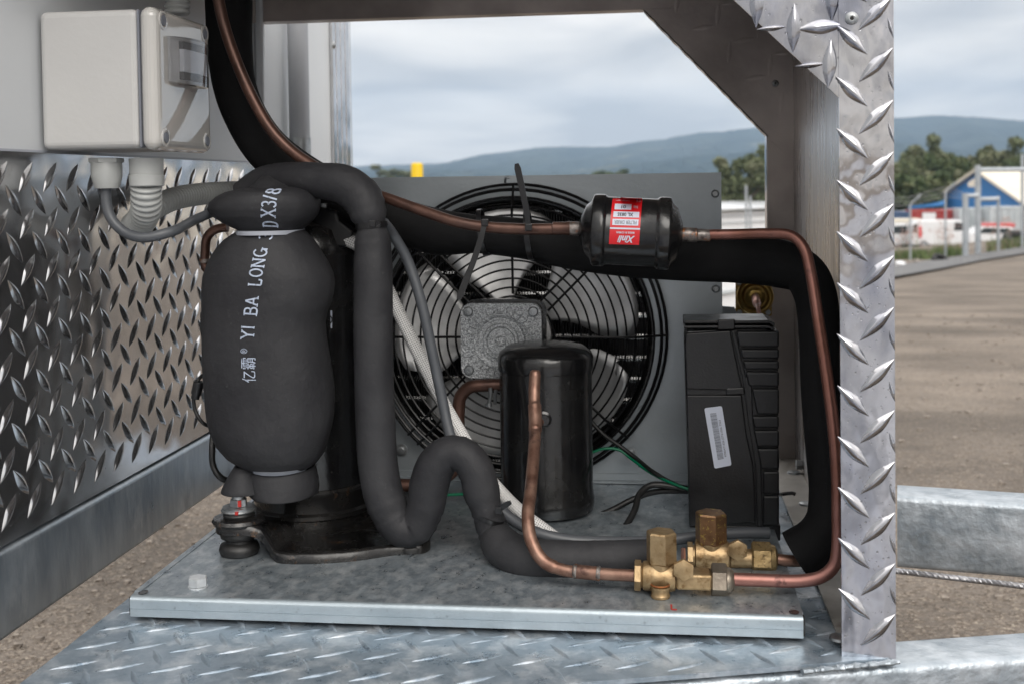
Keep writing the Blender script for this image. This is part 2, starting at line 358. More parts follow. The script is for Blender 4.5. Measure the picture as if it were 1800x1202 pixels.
# ================================================================ SETTING
def gz(x, y):                                            # terrain height
    z = -.45
    if y > 3: z -= .05*(min(y, 80)-3)
    if y > 12 and x > 8.5: z += min(.9, .12*(x-8.5)*min(1, (y-12)/12))*max(0, 1-max(0, y-48)/25)
    return z
def GH(px, py):                                          # where a line of sight meets the terrain
    d = ray(px, py).normalized(); t = .3; p = CAM.copy()
    while t < 4000:
        p = CAM+d*t
        if p.z < gz(p.x, p.y): return p
        t *= 1.004
    return p
def axisv(a, b, st0, g):
    o = [0.0]; s = st0
    while o[-1] < b: o.append(o[-1]+s); s *= g
    n = [0.0]; s = st0
    while n[-1] > a: n.append(n[-1]-s); s *= g
    return list(reversed(n[1:]))+o
mb = MB(); xs = axisv(-3500, 3500, .12, 1.13); ys = axisv(-60, 4200, .12, 1.07)
for y in ys:
    for x in xs:
        mb.v.append(Vector((x, y, gz(x, y))))
k = len(xs)
for j in range(len(ys)-1):
    for i in range(k-1): mb.f.append((j*k+i, j*k+i+1, (j+1)*k+i+1, (j+1)*k+i)); mb.uv.append(None); mb.mi.append(0)
def gravel():
    m = bpy.data.materials.new('gravel_ground'); m.use_nodes = True; t = m.node_tree; n = t.nodes; lk = t.links.new; b = n['Principled BSDF']
    b.inputs['Roughness'].default_value = .8; b.inputs['Specular IOR Level'].default_value = .3
    c = n.new('ShaderNodeTexCoord'); geo = n.new('ShaderNodeNewGeometry')
    v = n.new('ShaderNodeTexVoronoi'); v.inputs['Scale'].default_value = 210; lk(geo.outputs['Position'], v.inputs['Vector'])
    v.feature = 'F1'
    hv = n.new('ShaderNodeSeparateColor'); lk(v.outputs['Color'], hv.inputs[0])
    r = n.new('ShaderNodeValToRGB'); lk(hv.outputs[0], r.inputs[0]); e = r.color_ramp.elements
    e[0].position = 0; e[0].color = (.07, .055, .042, 1); e[1].position = 1; e[1].color = (.36, .31, .25, 1)
    a = e.new(.45); a.color = (.15, .12, .095, 1); a = e.new(.75); a.color = (.22, .18, .145, 1)
    x = n.new('ShaderNodeTexNoise'); x.inputs['Scale'].default_value = 1.1; x.inputs['Detail'].default_value = 7; lk(geo.outputs['Position'], x.inputs['Vector'])
    y = n.new('ShaderNodeTexNoise'); y.inputs['Scale'].default_value = 40; y.inputs['Detail'].default_value = 6; lk(geo.outputs['Position'], y.inputs['Vector'])
    q = n.new('ShaderNodeMapRange'); lk(x.outputs['Fac'], q.inputs[0]); q.inputs[1].default_value = .4; q.inputs[2].default_value = .65
    k = n.new('ShaderNodeMix'); k.data_type = 'RGBA'; lk(q.outputs[0], k.inputs[0]); k.inputs[6].default_value = (.125, .106, .09, 1); k.inputs[7].default_value = (.235, .20, .168, 1)
    # stones near, blended earth: mix by fine noise
    q2 = n.new('ShaderNodeMapRange'); lk(y.outputs['Fac'], q2.inputs[0]); q2.inputs[1].default_value = .42; q2.inputs[2].default_value = .58; q2.inputs[3].default_value = .25; q2.inputs[4].default_value = .95
    k2 = n.new('ShaderNodeMix'); k2.data_type = 'RGBA'; lk(q2.outputs[0], k2.inputs[0]); lk(k.outputs[2], k2.inputs[6]); lk(r.outputs[0], k2.inputs[7])
    mp = n.new('ShaderNodeMapping'); mp.inputs['Scale'].default_value = (.75, 1.3, 1); mp.inputs['Rotation'].default_value = (0, 0, .12); lk(geo.outputs['Position'], mp.inputs[0])
    z = n.new('ShaderNodeTexNoise'); z.inputs['Scale'].default_value = 1; z.inputs['Detail'].default_value = 8; z.inputs['Roughness'].default_value = .62; lk(mp.outputs[0], z.inputs['Vector'])
    q3 = n.new('ShaderNodeMapRange'); lk(z.outputs['Fac'], q3.inputs[0]); q3.inputs[1].default_value = .38; q3.inputs[2].default_value = .6; q3.inputs[3].default_value = .70; q3.inputs[4].default_value = 1.18
    k3 = n.new('ShaderNodeVectorMath'); k3.operation = 'SCALE'; lk(k2.outputs[2], k3.inputs[0]); lk(q3.outputs[0], k3.inputs['Scale'])
    lk(k3.outputs[0], b.inputs['Base Color'])
    w = n.new('ShaderNodeBump'); w.inputs['Distance'].default_value = .004; lk(v.outputs['Distance'], w.inputs['Height']); w.invert = True
    w2 = n.new('ShaderNodeBump'); w2.inputs['Distance'].default_value = .01; lk(y.outputs['Fac'], w2.inputs['Height']); lk(w.outputs[0], w2.inputs['Normal']); lk(w2.outputs[0], b.inputs['Normal'])
    return m
tag(mb.build('ground', gravel(), smooth=0), kind='structure')

M['asphalt'] = mat('grey_asphalt', (.10, .10, .105), (.14, .14, .14), .9, 0, 2, 6)
up = [(1440, 492), (1577, 471), (1650, 458), (1720, 449), (1800, 437), (1900, 424)]
lo_ = [(1440, 512), (1577, 491), (1650, 477), (1720, 462), (1800, 449), (1900, 434)]
mb = MB()
for i in range(5):
    q = [GH(*lo_[i]), GH(*lo_[i+1]), GH(*up[i+1]), GH(*up[i])]
    n = 6; vs = []
    for a in range(n+1):
        for b in (0, 1):
            s = q[0].lerp(q[1], a/n) if b == 0 else q[3].lerp(q[2], a/n); vs.append(Vector((s.x, s.y, gz(s.x, s.y)+.05)))
    mb.add(vs, [(2*a, 2*a+2, 2*a+3, 2*a+1) for a in range(n)])
tag(mb.build('road', M['asphalt'], smooth=0), kind='structure')

def hill(name, ridge, Y, depth, m, seed):
    r = random.Random(seed); mb = MB(); top = []
    for i in range(len(ridge)-1):
        (x0, y0), (x1, y1) = ridge[i], ridge[i+1]; st = max(2, int((x1-x0)/7))
        for k in range(st):
            t = k/st; t2 = t*t*(3-2*t)
            top.append(P(x0+(x1-x0)*t, y0+(y1-y0)*t2+r.uniform(-.7, .7), Y))
    n = 14; vs = []; w = len(top)
    for j in range(n+1):
        t = j/n
        for i, p in enumerate(top):
            base = -4.3; hgt = (p.z-base)*(1-t)**1.15
            g = 1-t
            vs.append(Vector((p.x*(1-.0*t)+r.uniform(-6, 6), p.y-depth*t+90*math.sin(i*.35+3*t)*t*g*2, base-1+hgt+(9*math.sin(i*.5+j*.9)+r.uniform(-4, 4))*t*g*2)))
    back = [Vector((p.x, p.y+600, -5)) for p in top]
    mb.add(vs+back, [(j*w+i, (j+1)*w+i, (j+1)*w+i+1, j*w+i+1) for j in range(n) for i in range(w-1)]+[(i+1, (n+1)*w+i+1, (n+1)*w+i, i) for i in range(w-1)])
    return tag(mb.build(name, m, smooth=0), kind='structure')
M['hill'] = mat('forested_hill', (.018, .036, .042), (.040, .060, .060), .95, 0, .012, 8, .42, .6, coord='Object', spec=0, c3=(.13, .13, .10), s3=.006, f3=(.62, .70))
hill('hills', [(-500, 330), (100, 322), (560, 300), (640, 291), (760, 288), (880, 268), (960, 258), (1060, 258), (1150, 246), (1240, 233), (1340, 224), (1440, 214), (1560, 208), (1640, 203), (1720, 206), (1800, 212), (1950, 208), (2300, 240), (2700, 300)], 3000, 1300, M['hill'], 3)
hill('hills', [(-300, 325), (300, 318), (600, 300), (720, 299), (860, 297), (1000, 300), (1120, 285), (1260, 270), (1400, 258), (1560, 250), (1700, 262), (1800, 270), (2100, 300)], 2000, 700, M['hill'], 5)

# ---------------------------------------------------------------- trees
def leafmat(nm, a, b, c): return mat(nm, a, b, .75, 0, 1.3, 4, .35, .65, spec=.2, c3=c, s3=.35, f3=(.5, .65))
M['leaf'] = leafmat('olive_foliage', (.075, .098, .048), (.15, .17, .09), (.22, .22, .14))
M['leaf2'] = leafmat('dark_foliage', (.05, .078, .036), (.10, .13, .06), (.15, .16, .08))
M['bark'] = mat('pale_bark', (.10, .08, .065), (.17, .14, .12), .9, 0, 3)
def treemesh(seed, lm):
    r = random.Random(seed); tr = MB(); cr = MB(); H = 8.0
    tube(tr, [(0, 0, -.3), (.1, 0, 1.2), (-.1, .1, 2.6), (.05, 0, 4.6)], lambda s, T: .26*(1-s/T)+.08, 8, step=.5)
    cl = []
    for k in range(9):
        a = k*2.4+r.uniform(-.3, .3); z0 = 1.5+k*.33; l = r.uniform(1.4, 2.7); e = Vector((math.cos(a)*l, math.sin(a)*l, z0+r.uniform(1.2, 2.6)))
        tube(tr, [(0, 0, z0), (e.x*.5, e.y*.5, z0+(e.z-z0)*.4), e], lambda s, T: .10*(1-s/T)+.025, 6, step=.5)
        cl.append((e, r.uniform(.75, 1.25)))
        cl.append((e+Vector((r.uniform(-.9, .9), r.uniform(-.9, .9), r.uniform(.3, 1.1))), r.uniform(.5, .9)))
    for k in range(16): a = r.uniform(0, 6.28); q = r.uniform(.2, 2.1); cl.append((Vector((q*math.cos(a), q*math.sin(a), r.uniform(2.4, 7.4-q*.9))), r.uniform(.7, 1.2)))
    for c, rad in cl:
        for _ in range(int(230*rad)):
            d = Vector((r.gauss(0, 1), r.gauss(0, 1), r.gauss(0, 1))).normalized()*rad*r.random()**.4; d.z *= .72
            p = c+d; s = r.uniform(.14, .30); u = Vector((r.gauss(0, 1), r.gauss(0, 1), r.gauss(0, .6))).normalized(); w = u.orthogonal().normalized()
            w = (Matrix.Rotation(r.uniform(0, 6.28), 3, u) @ w)
            cr.add([p-u*s, p+w*s*.55, p+u*s, p-w*s*.55], [(0, 1, 2, 3)])
    return tr, cr
protos = []
def tree(px, ytop, wpx, Y, var, label, grp, cat='tree', nm='gum_tree'):
    c = P(px, 330, Y); z0 = gz(c.x, Y); top = P(px, ytop, Y).z; h = top-z0; w = L(wpx, Y)*1.3
    t = thing(nm, (c.x, Y, z0), label, cat, grp); t.scale = (w/5.6, w/5.6, h/7.35); t.rotation_euler.z = px*.7
    if var >= len(protos):
        tr, cr = treemesh(11+var, [M['leaf'], M['leaf2'], M['leaf']][var]); dummy = MB
        a = tr.build('trunk', M['bark']); b = cr.build('crown', [M['leaf'], M['leaf2'], M['leaf']][var], smooth=0)
        for o in (a, b): o.data.transform(Matrix.Translation(o.location)); o.location = (0, 0, 0); o.parent = t
        protos.append((a, b))
    else:
        for o in protos[var]:
            q = o.copy(); COL.objects.link(q); q.parent = t; q.location = (0, 0, 0)
G = 'gum trees behind the yard'
tree(1306, 262, 74, 100, 0, 'tall olive tree left of the aluminium upright, above the white shed roof', G)
tree(1349, 268, 64, 104, 1, 'dark tree half hidden behind the brown rear upright', G)
tree(1590, 262, 60, 112, 2, 'tree just right of the tread plate upright', G)
tree(1626, 246, 66, 118, 0, 'highest domed tree in the left half of the right treeline', G)
tree(1668, 268, 60, 110, 1, 'lower bushy tree left of the tall gate post', G)
tree(1706, 278, 56, 108, 2, 'low pale green tree directly behind the tall gate post', G)
tree(1752, 251, 76, 120, 0, 'broad domed tree above the cream shed roof', G)
tree(1800, 268, 50, 116, 1, 'dark tree cut by the right edge of the picture', G)
tree(1610, 300, 80, 96, 1, 'dark bushy tree above the blue lean-to roof', G)
tree(1664, 306, 76, 98, 2, 'bushy tree in front of the treeline, left of the blue gable', G)
tree(1732, 292, 60, 125, 1, 'tree mostly hidden behind the blue gable peak', G)
tree(1787, 287, 70, 130, 2, 'low tree between the cream roof and the hill at the far right', G)
tree(1577, 275, 60, 105, 0, 'tree mostly covered by the tread plate upright', G)
tree(1650, 262, 60, 122, 1, 'rounded tree in the middle of the right treeline', G)
tree(1690, 270, 60, 121, 0, 'tree between the middle of the treeline and the tall gate post', G)
tree(1722, 262, 54, 128, 2, 'tree directly above the blue gable peak', G)
tree(700, 293, 62, 300, 0, 'small faraway rounded tree left of the yellow bollard cap', 'faraway trees over the condenser')
tree(1072, 297, 50, 300, 1, 'small faraway tree peeping over the condenser top edge near the filter', 'faraway trees over the condenser')

# ---------------------------------------------------------------- far shed, containers, vehicles
M['blue'] = mat('blue_cladding', (.045, .19, .46), (.055, .22, .52), .5, 0, .6); M['cream'] = mat('cream_roof', (.60, .55, .46), (.66, .61, .52), .6, 0, .5)
M['white_paint'] = mat('white_vehicle_paint', (.70, .71, .73), (.74, .75, .77), .25, 0, 1, coat=.5); M['glass'] = mat('dark_glass', (.02, .03, .035), None, .08)
M['tyre'] = mat('tyre_black', (.015, .015, .015), (.03, .03, .03), .8, 0, 8); M['red_steel'] = mat('red_container', (.28, .02, .018), (.36, .035, .03), .55, 0, .8)
M['blue_steel'] = mat('navy_container', (.03, .07, .16), (.05, .10, .20), .55, 0, .8); M['grey_steel'] = mat('pale_grey_container', (.40, .44, .46), (.50, .54, .56), .55, 0, .8)
M['pole'] = mat('galvanised_pole', (.32, .35, .38), (.42, .45, .48), .5, .4, 3)
PL_, PR_, PA_ = P(1649, 352, 96), P(1800, 353, 86), P(1721, 302, 91)
zb = -4.35
t = thing('storage_shed', (PA_.x, PA_.y, zb), 'large shed with blue gable end and cream roof at the far right', 'shed')
rd = Vector((-(PL_-PR_).y, (PL_-PR_).x, 0)).normalized(); rd = rd if rd.y > 0 else -rd
mb = MB(); b0 = Vector((PL_.x, PL_.y, zb)); b1 = Vector((PR_.x, PR_.y, zb)); prism(mb, [b0, b1, PR_, PA_, PL_], rd*.25); mb.build('gable_wall', M['blue'], t, 0)
mb = MB(); prism(mb, [b1-rd*0+Vector((0, 0, 0)), b1+rd*26, PR_+rd*26, PR_], (PR_-PL_).normalized()*-.25); mb.build('side_wall', M['cream'], t, 0)
mb = MB(); o_ = (PR_-PL_).normalized()*.5+Vector((0, 0, -.35))
prism(mb, [PA_-rd*.4, PR_+o_-rd*.4, PR_+o_+rd*26, PA_+rd*26], (0, 0, .2)); prism(mb, [PA_-rd*.4, PA_+rd*26, PL_+rd*26, PL_-rd*.4], (0, 0, .2)); mb.build('roof', M['cream'], t, 0)
mb = MB(); q0, q1, q2, q3 = P(1596, 368, 94), P(1660, 362, 92), P(1660, 352, 96), P(1596, 360, 98); prism(mb, [q0, q1, q2, q3], (0, 0, .2)); mb.build('lean_to_roof', M['blue'], t, 0)
mb = MB(); prism(mb, [P(1560, 372, 91.9), P(1800, 362, 85), P(1800, 365.5, 85), P(1560, 376, 91.9)], (0, .2, 0)); mb.build('fascia', M['white_paint'], t, 0)
mb = MB(); prism(mb, [P(1701, 322, 90.6), P(1716, 312, 90.6), P(1722, 316, 90.6), P(1722, 330, 90.6), P(1702, 329, 90.6)], (0, -.03, 0)); mb.build('emblem', M['cream'], t, 0)
def container(x0, x1, yt, Y, m, label, text=None, doors=False):
    a, b = P(x0, yt, Y), P(x1, yt, Y); z0 = gz(a.x, Y)
    t = thing('shipping_container', ((a.x+b.x)/2, Y, z0), label, 'container', 'shipping containers behind the van'); w = b.x-a.x
    mb = MB(); n = int(w/.28); pts = []
    for i in range(n+1):
        x = a.x+.1+(w-.2)*i/n; pts.append((x, Y+(.0 if i % 2 else .05)))
    for i in range(n): mb.add([(pts[i][0], pts[i][1], z0+.12), (pts[i+1][0], pts[i+1][1], z0+.12), (pts[i+1][0], pts[i+1][1], a.z-.1), (pts[i][0], pts[i][1], a.z-.1)], [(0, 1, 2, 3)])
    box(mb, a.x+.1, b.x-.1, Y+.06, Y+2.4, z0+.02, a.z-.02); mb.build('corrugated_body', m, t, 0)
    mb = MB()
    for z in (z0+.02, a.z-.14): box(mb, a.x, b.x, Y-.03, Y+.1, z, z+.14)
    for x in (a.x, b.x-.14): box(mb, x, x+.14, Y-.04, Y+.11, z0, a.z)
    if doors:
        for q in (.2, .4, .6, .8): box(mb, a.x+w*q-.03, a.x+w*q+.03, Y-.06, Y-.02, z0+.1, a.z-.1)
    mb.build('frame', m, t, 0)
    if text:
        v, f, tw, th = txt(text, 1); h = .34; mb = MB(); mb.add([(a.x+w*.5+q[0]*h*tw/th, Y-.035, a.z-.75+q[1]*h) for q in v], f); mb.build('painted_lettering', M['white_paint'], t, 0)
container(1540, 1600, 373, 84, M['blue_steel'], 'dark blue shipping container beside the tread plate upright')
container(1602, 1683, 370, 84, M['red_steel'], 'red shipping container with white patch above the van')
a = P(1633, 382, 83.9); mb = MB(); box(mb, a.x-.45, a.x+.45, 83.86, 83.93, a.z-.5, a.z+.3)
o = mb.build('painted_patch', M['white_paint'], [q for q in COL.objects if q.name.startswith('shipping_container') and q.location.x > 0][-1], 0)
container(1686, 1738, 367, 82, M['grey_steel'], 'pale grey container directly behind the tall gate post', doors=True)
container(1741, 1796, 364, 80, M['grey_steel'], 'pale grey container with door bars under the gable at far right', doors=True)

def vehicle(nm, px, Y, ln, wd, ht, prof, hood, m, label, cat, wheels, roofm=None, wins=(), flip=1, tail=None):
    c = P(px, 430, Y); z0 = gz(c.x, Y); t = thing(nm, (c.x, Y, z0), label, cat)
    mb = MB(); pts = [(c.x+flip*x, Y-wd/2, z0+z) for x, z in prof]; prism(mb, pts, (0, wd, 0)); mb.build('body', m, t, 30, bev=.07, seg=3)
    for pl in wins: mb = MB(); prism(mb, [(c.x+flip*x, Y-wd/2-.012, z0+z) for x, z in pl], (0, wd+.024, 0)); mb.build('window', M['glass'], t, 0)
    for x in wheels:
        for s in (-1, 1):
            mb = MB(); lathe(mb, [(.20, 0), (.31, .01), (.33, .05), (.33, .16), (.31, .2), (.20, .21)], (c.x+flip*x, Y+s*(wd/2-.1)-.105, z0+.33), (0, 1, 0), 20); w = mb.build('wheel', M['tyre'], t)
            mb = MB(); lathe(mb, [(.2, 0), (.19, .02), (.06, .03)], (c.x+flip*x, Y+s*(wd/2-.1)-s*-.105-(0.0), z0+.33), (0, s, 0), 16); mb.build('rim', M['steel'], w)
    if roofm:
        mb = MB(); x0, x1, z = roofm[1]; box(mb, c.x+x0, c.x+x1, Y-wd/2+.05, Y+wd/2-.05, z0+z, z0+z+.25); mb.build('roof', roofm[0], t, 0, bev=.05)
    if tail is not None:
        mb = MB(); box(mb, c.x+tail-.09, c.x+tail+.09, Y-wd/2-.03, Y-wd/2+.03, z0+.75, z0+1.5); mb.build('tail_light', M['label_red'], t, 0, bev=.02)
vehicle('delivery_van', 1658, 78, 4.5, 1.8, 1.9, [(-2.1, .3), (2.3, .3), (2.35, .8), (2.25, 1.0), (1.5, 1.15), (.95, 1.80), (.7, 1.88), (-1.9, 1.88), (-2.1, 1.6)], 0, M['white_paint'],
        'long white panel van with red tail light parked behind the wire fence', 'van', (-1.4, 1.5), wins=([(.45, 1.2), (1.4, 1.2), (.95, 1.7), (.5, 1.7)], [(-2.08, 1.15), (-1.78, 1.15), (-1.78, 1.65), (-2.04, 1.6)]), tail=-1.62)
vehicle('minibus', 1570, 80, 5, 1.8, 1.9, [(-2.6, .3), (1.75, .3), (1.75, 1.75), (-2.6, 1.75)], 0, M['white_paint'], 'white minibus with cream yellow roof beside the tread plate upright', 'minibus', (-1.7, .9),
        roofm=(M['cream'], (-2.55, 1.7, 1.75)), wins=([(-2.4, 1.05), (1.5, 1.05), (1.5, 1.55), (-2.4, 1.55)],))
vehicle('hatchback_car', 1752, 77, 4, 1.7, 1.5, [(-1.9, .3), (1.9, .3), (1.95, .75), (1.2, .95), (.6, 1.4), (-1.1, 1.45), (-1.8, 1.0)], 0, M['white_paint'], 'pale car with red bonnet cover behind the gate frame', 'car', (-1.2, 1.2),
        roofm=(mat('faded_red_paint', (.50, .06, .06), None, .4), (-1.1, .9, 1.36)), wins=([(-1.4, 1.0), (.9, 1.0), (.5, 1.3), (-1.0, 1.35)],))
# white building seen left of the upright
t = thing('low_white_shed', (P(1310, 400, 60).x, 60, gz(6, 60)), 'low white metal shed seen between the condenser and the brown upright', 'shed')
a, b = P(1150, 360, 60), P(1420, 366, 60)
mb = MB(); box(mb, a.x, b.x, 60, 66, gz(6, 60), P(1300, 372, 60).z); mb.build('wall', M['white_paint'], t, 0)
mb = MB(); prism(mb, [P(1140, 376, 59.6), P(1360, 366, 59.6), P(1430, 372, 59.6), P(1430, 357, 66), P(1360, 356, 66), P(1140, 357, 66)], (0, 0, .08)); mb.build('roof', M['white_paint'], t, 0)
mb = MB()
for y in (379, 391): prism(mb, [P(1200, y+5, 59.95), P(1420, y-6, 59.95), P(1420, y-4.6, 59.95), P(1200, y+6.4, 59.95)], (0, -.03, 0))
mb.build('rail', M['pole'], t, 0)
mb = MB(); q = PZ(1275, 487, -.78); q2 = PZ(1275, 540, -.78)
t = thing('van_trailer', (.7, 8.4, gz(.7, 8.4)), 'white panelled box behind the condenser, seen beside the brass fitting', 'trailer')
zt = P(1280, 470, 8.0).z
mb = MB(); box(mb, P(1180, 480, 8).x, P(1300, 480, 8).x, 8, 9.6, gz(.7, 8.4), zt); mb.build('body', M['white_paint'], t, 20, bev=.03)
mb = MB(); prism(mb, [P(1240, 516, 7.99), P(1298, 508, 7.99), P(1298, 513, 7.99), P(1240, 521, 7.99)], (0, -.02, 0)); mb.build('moulding', M['grey_steel'], t, 0)

def post(px, yt, wpx, Y, label, crank=None, arms=(), nm='fence_post', extra=None):
    c = P(px, 400, Y); z0 = gz(c.x, Y); zt = P(px, yt, Y).z; r = L(wpx, Y)/2
    t = thing(nm, (c.x, Y, z0), label, 'fence post', None)
    mb = MB(); rod(mb, (c.x, Y, z0-.1), (c.x, Y, zt), r, 12); mb.build('upright', M['pole'], t)
    if crank:
        mb = MB(); rod(mb, (c.x, Y, zt-.01), (c.x+crank[0], Y-.1, zt+crank[1]), r*.8, 10); mb.build('cranked_top', M['pole'], t)
    for (x1, y) in arms:
        e = P(x1, y, Y); s = P(px, y+1, Y); mb = MB(); rod(mb, s, e, r*.75, 10); mb.build('rail', M['pole'], t)
    return c, zt
post(1600, 360, 3.5, 37, 'thin cranked fence post nearest the tread plate upright', (.30, .30))
post(1662, 338, 3.5, 37, 'thin cranked fence post between the white van doors and the gate', (.28, .28))
post(1697, 340, 10, 36, 'short thick gate post left of the tall one', arms=((1720, 344),))
post(1719, 291, 10, 37, 'tallest thick gate post with a long top pipe', arms=((1830, 298), (1755, 350)))
post(1755, 345, 5, 37.2, 'thin gate upright right of the tall post')
post(1797, 272, 5, 38, 'tall thin post close to the right edge')
post(1312, 326, 4, 58, 'thin tall pole rising above the white shed roof')
post(1319, 345, 4, 40, 'thin fence post in front of the white shed')
mb = MB()
for k in range(3):
    tube(mb, [P(1430, 352+6*k, 37), P(1600, 347+7*k, 37), P(1662, 330+8*k, 37), P(1697, 342+5*k, 36.6)], .008, 5, step=1)
mb.build('barbed_wire', M['rope'])
o = COL.objects[-1]; tag(o, 'three sagging strands of barbed wire between the cranked posts', 'wire')
mb = MB()
for a, b, za, zb2 in ((1430, 1697, 362, 0), (1719, 1860, 350, 0)):
    A, B = P(a, 400, 37), P(b, 400, 37); n = int((B.x-A.x)/.13)
    zt = P(1640, 366, 37).z; z0 = gz(A.x, 37); H_ = zt-z0
    for i in range(-14, n):
        for s in (1, -1):
            x0 = A.x+i*.13; x1 = x0+H_; q0, q1 = (x0, z0), (x1, zt)
            if x0 < A.x: q0 = (A.x, z0+(A.x-x0))
            if x1 > B.x: q1 = (B.x, z0+(B.x-x0))
            if q1[0] <= q0[0]: continue
            p0 = Vector((q0[0], 37.0, q0[1])); p1 = Vector((q1[0], 37.0, q1[1]))
            if s < 0: p0.x, p1.x = A.x+B.x-p0.x, A.x+B.x-p1.x
            tube(mb, [p0, p1],   .0013, 3, raw=True, cap=False)
mb.build('wire_mesh', M['rope'], smooth=0); tag(COL.objects[-1], 'chain link mesh of the yard fence in front of the white van', 'fence')
# rocks, tyres, weeds by the fence
M['rock'] = mat('pale_rock', (.20, .17, .15), (.36, .33, .30), .9, 0, 3, 6, bump=.03)
def rock(px, py, w, label, m='rock'):
    p = GH(px, py); s = L(w, p.y)/2; r = random.Random(px); mb = MB(); pr = [(s*math.sin(math.pi*i/8)*(1+.0*i), -s*.6*math.cos(math.pi*i/8)) for i in range(1, 8)]
    lathe(mb, pr, (p.x, p.y, p.z+s*.35), n=12); c = Vector((p.x, p.y, p.z+s*.35))
    for v in mb.v: v += (v-c)*r.uniform(-.18, .22)
    tag(mb.build('rock', M[m], smooth=60), label, 'rock', 'rocks along the fence line')
rock(1583, 468, 18, 'whitish rock right beside the tread plate upright', 'white_paint')
rock(1632, 455, 12, 'small brown rock left of the lying tyre'); rock(1676, 450, 14, 'pale rock between the lying tyre and gate post'); rock(1612, 462, 12, 'small brown rock under the weeds')
rock(1640, 449, 10, 'small rock behind the tyre'); rock(1768, 436, 12, 'brown rock under the black tyre on the right')
def tyre(px, py, w, label, tilt):
    p = GH(px, py); s = L(w, p.y)/2; mb = MB(); ax = Vector((.1, -tilt, 1)).normalized()
    lathe(mb, [(s*.55, -s*.28), (s*.9, -s*.32), (s, -s*.15), (s, s*.15), (s*.9, s*.32), (s*.55, s*.28), (s*.5, 0)], (p.x, p.y, p.z+s*.32), ax, 28, cap=False)
    tag(mb.build('old_tyre', M['tyre'], smooth=40), label, 'tyre', 'old tyres by the fence')
tyre(1652, 461, 28, 'old tyre lying on the bank between the thin post and the gate post', .5); tyre(1788, 430, 48, 'black tyre on the bank at the right edge, right of the gate', .45)
M['weed'] = mat('weeds', (.06, .10, .02), (.12, .17, .05), .8, 0, 2, c3=(.22, .17, .12), s3=1.2, f3=(.5, .6)); M['seed'] = mat('dry_seed_heads', (.25, .14, .11), (.34, .22, .18), .9, 0, 2)
mb = MB(); mb2 = MB(); r = random.Random(4)
for _ in range(1500):
    px = r.choice([r.uniform(1560, 1690), r.uniform(1735, 1800), r.gauss(1600, 16), r.gauss(1660, 10)]); p = P(px, 400, r.uniform(38, 42)); z = gz(p.x, p.y)
    big = r.random() < .04; h = r.uniform(.12, .34) if not big else r.uniform(.5, 1.0); a = r.uniform(0, 6.3); l = r.uniform(.05, .3)*h; w = Vector((math.cos(a+1.5), math.sin(a+1.5), 0))*(.05 if not big else .012)
    b = Vector((p.x, p.y, z)); e = b+Vector((math.cos(a)*l, math.sin(a)*l, h)); mb.add([b-w, b+w, e], [(0, 1, 2)])
    if big:
        for _ in range(7):
            c = e+Vector((r.gauss(0, .09), r.gauss(0, .09), r.gauss(0, .09))); u = Vector((r.gauss(0, 1), r.gauss(0, 1), r.gauss(0, 1))).normalized()*.032; v = u.orthogonal().normalized()*.032
            mb2.add([c-u, c+v, c+u, c-v], [(0, 1, 2, 3)])
tag(mb.build('weeds', M['weed'], smooth=0), 'green weeds growing along the fence line', 'weeds', kind='stuff')
tag(mb2.build('seed_heads', M['seed'], smooth=0), 'brownish dry seed heads on tall stalks along the fence', 'weeds', kind='stuff')
# loose stones lying on the gravel
mb = MB(); r = random.Random(21)
for _ in range(6000):
    if r.random() < .4: x, y = r.uniform(-1.6, -.2), r.uniform(1.7, 4.0)
    else: x, y = r.uniform(.15, 3.6), 1.4+9*r.random()**1.9
    s = .0018+.005*r.random()**3*(1+y*.14); c = Vector((x, y, gz(x, y)+s*.25)); vs = []
    for k in range(8): vs.append(c+Vector(((1 if k & 1 else -1)*s*r.uniform(.5, 1.2), (1 if k & 2 else -1)*s*r.uniform(.5, 1.1), (1 if k & 4 else -1)*s*r.uniform(.3, .7))))
    mb.add(vs, [(0, 2, 3, 1), (4, 5, 7, 6), (0, 1, 5, 4), (2, 6, 7, 3), (0, 4, 6, 2), (1, 3, 7, 5)])
tag(mb.build('loose_stones', mat('mixed_stones', (.10, .08, .065), (.30, .26, .22), .85, 0, 60, 3, .3, .7), smooth=0), 'small loose stones scattered over the gravel ground', 'stones', kind='stuff')
# unseen slab added behind the camera for patchy metal reflections and bounce light
mb = MB(); box(mb, -12, 12, -14, .15, -.50, -.44); tag(mb.build('reflection_slab', mat('reflection_patches', (.025, .032, .05), (.27, .29, .34), .35, 0, 2.2, 6, .42, .60), smooth=0), kind='structure')
# yellow bollard
p = P(733, 297, 9); z0 = gz(p.x, 9); mb = MB(); r_ = L(21, 9)/2; zt = P(733, 288, 9).z
lathe(mb, [(r_, 0), (r_, zt-z0-.012), (r_*.93, zt-z0), (r_*.5, zt-z0+.006)], (p.x, 9, z0), n=24)
tag(mb.build('bollard', M['yellow_paint']), 'yellow bollard whose top shows above the condenser panel', 'bollard')

# haze
mb = MB(); box(mb, -3600, 3600, -70, 4300, -20, 330); hz = mb.build('haze', [], smooth=0)
hm = bpy.data.materials.new('haze'); hm.use_nodes = True; n = hm.node_tree.nodes; n.clear(); o1 = n.new('ShaderNodeOutputMaterial'); pv = n.new('ShaderNodeVolumePrincipled')
pv.inputs['Density'].default_value = .00022; pv.inputs['Color'].default_value = (.58, .76, 1, 1); pv.inputs['Anisotropy'].default_value = .0
hm.node_tree.links.new(pv.outputs[0], o1.inputs['Volume']); hz.data.materials.append(hm); tag(hz, 'thin blue haze over the valley', 'haze', kind='stuff')
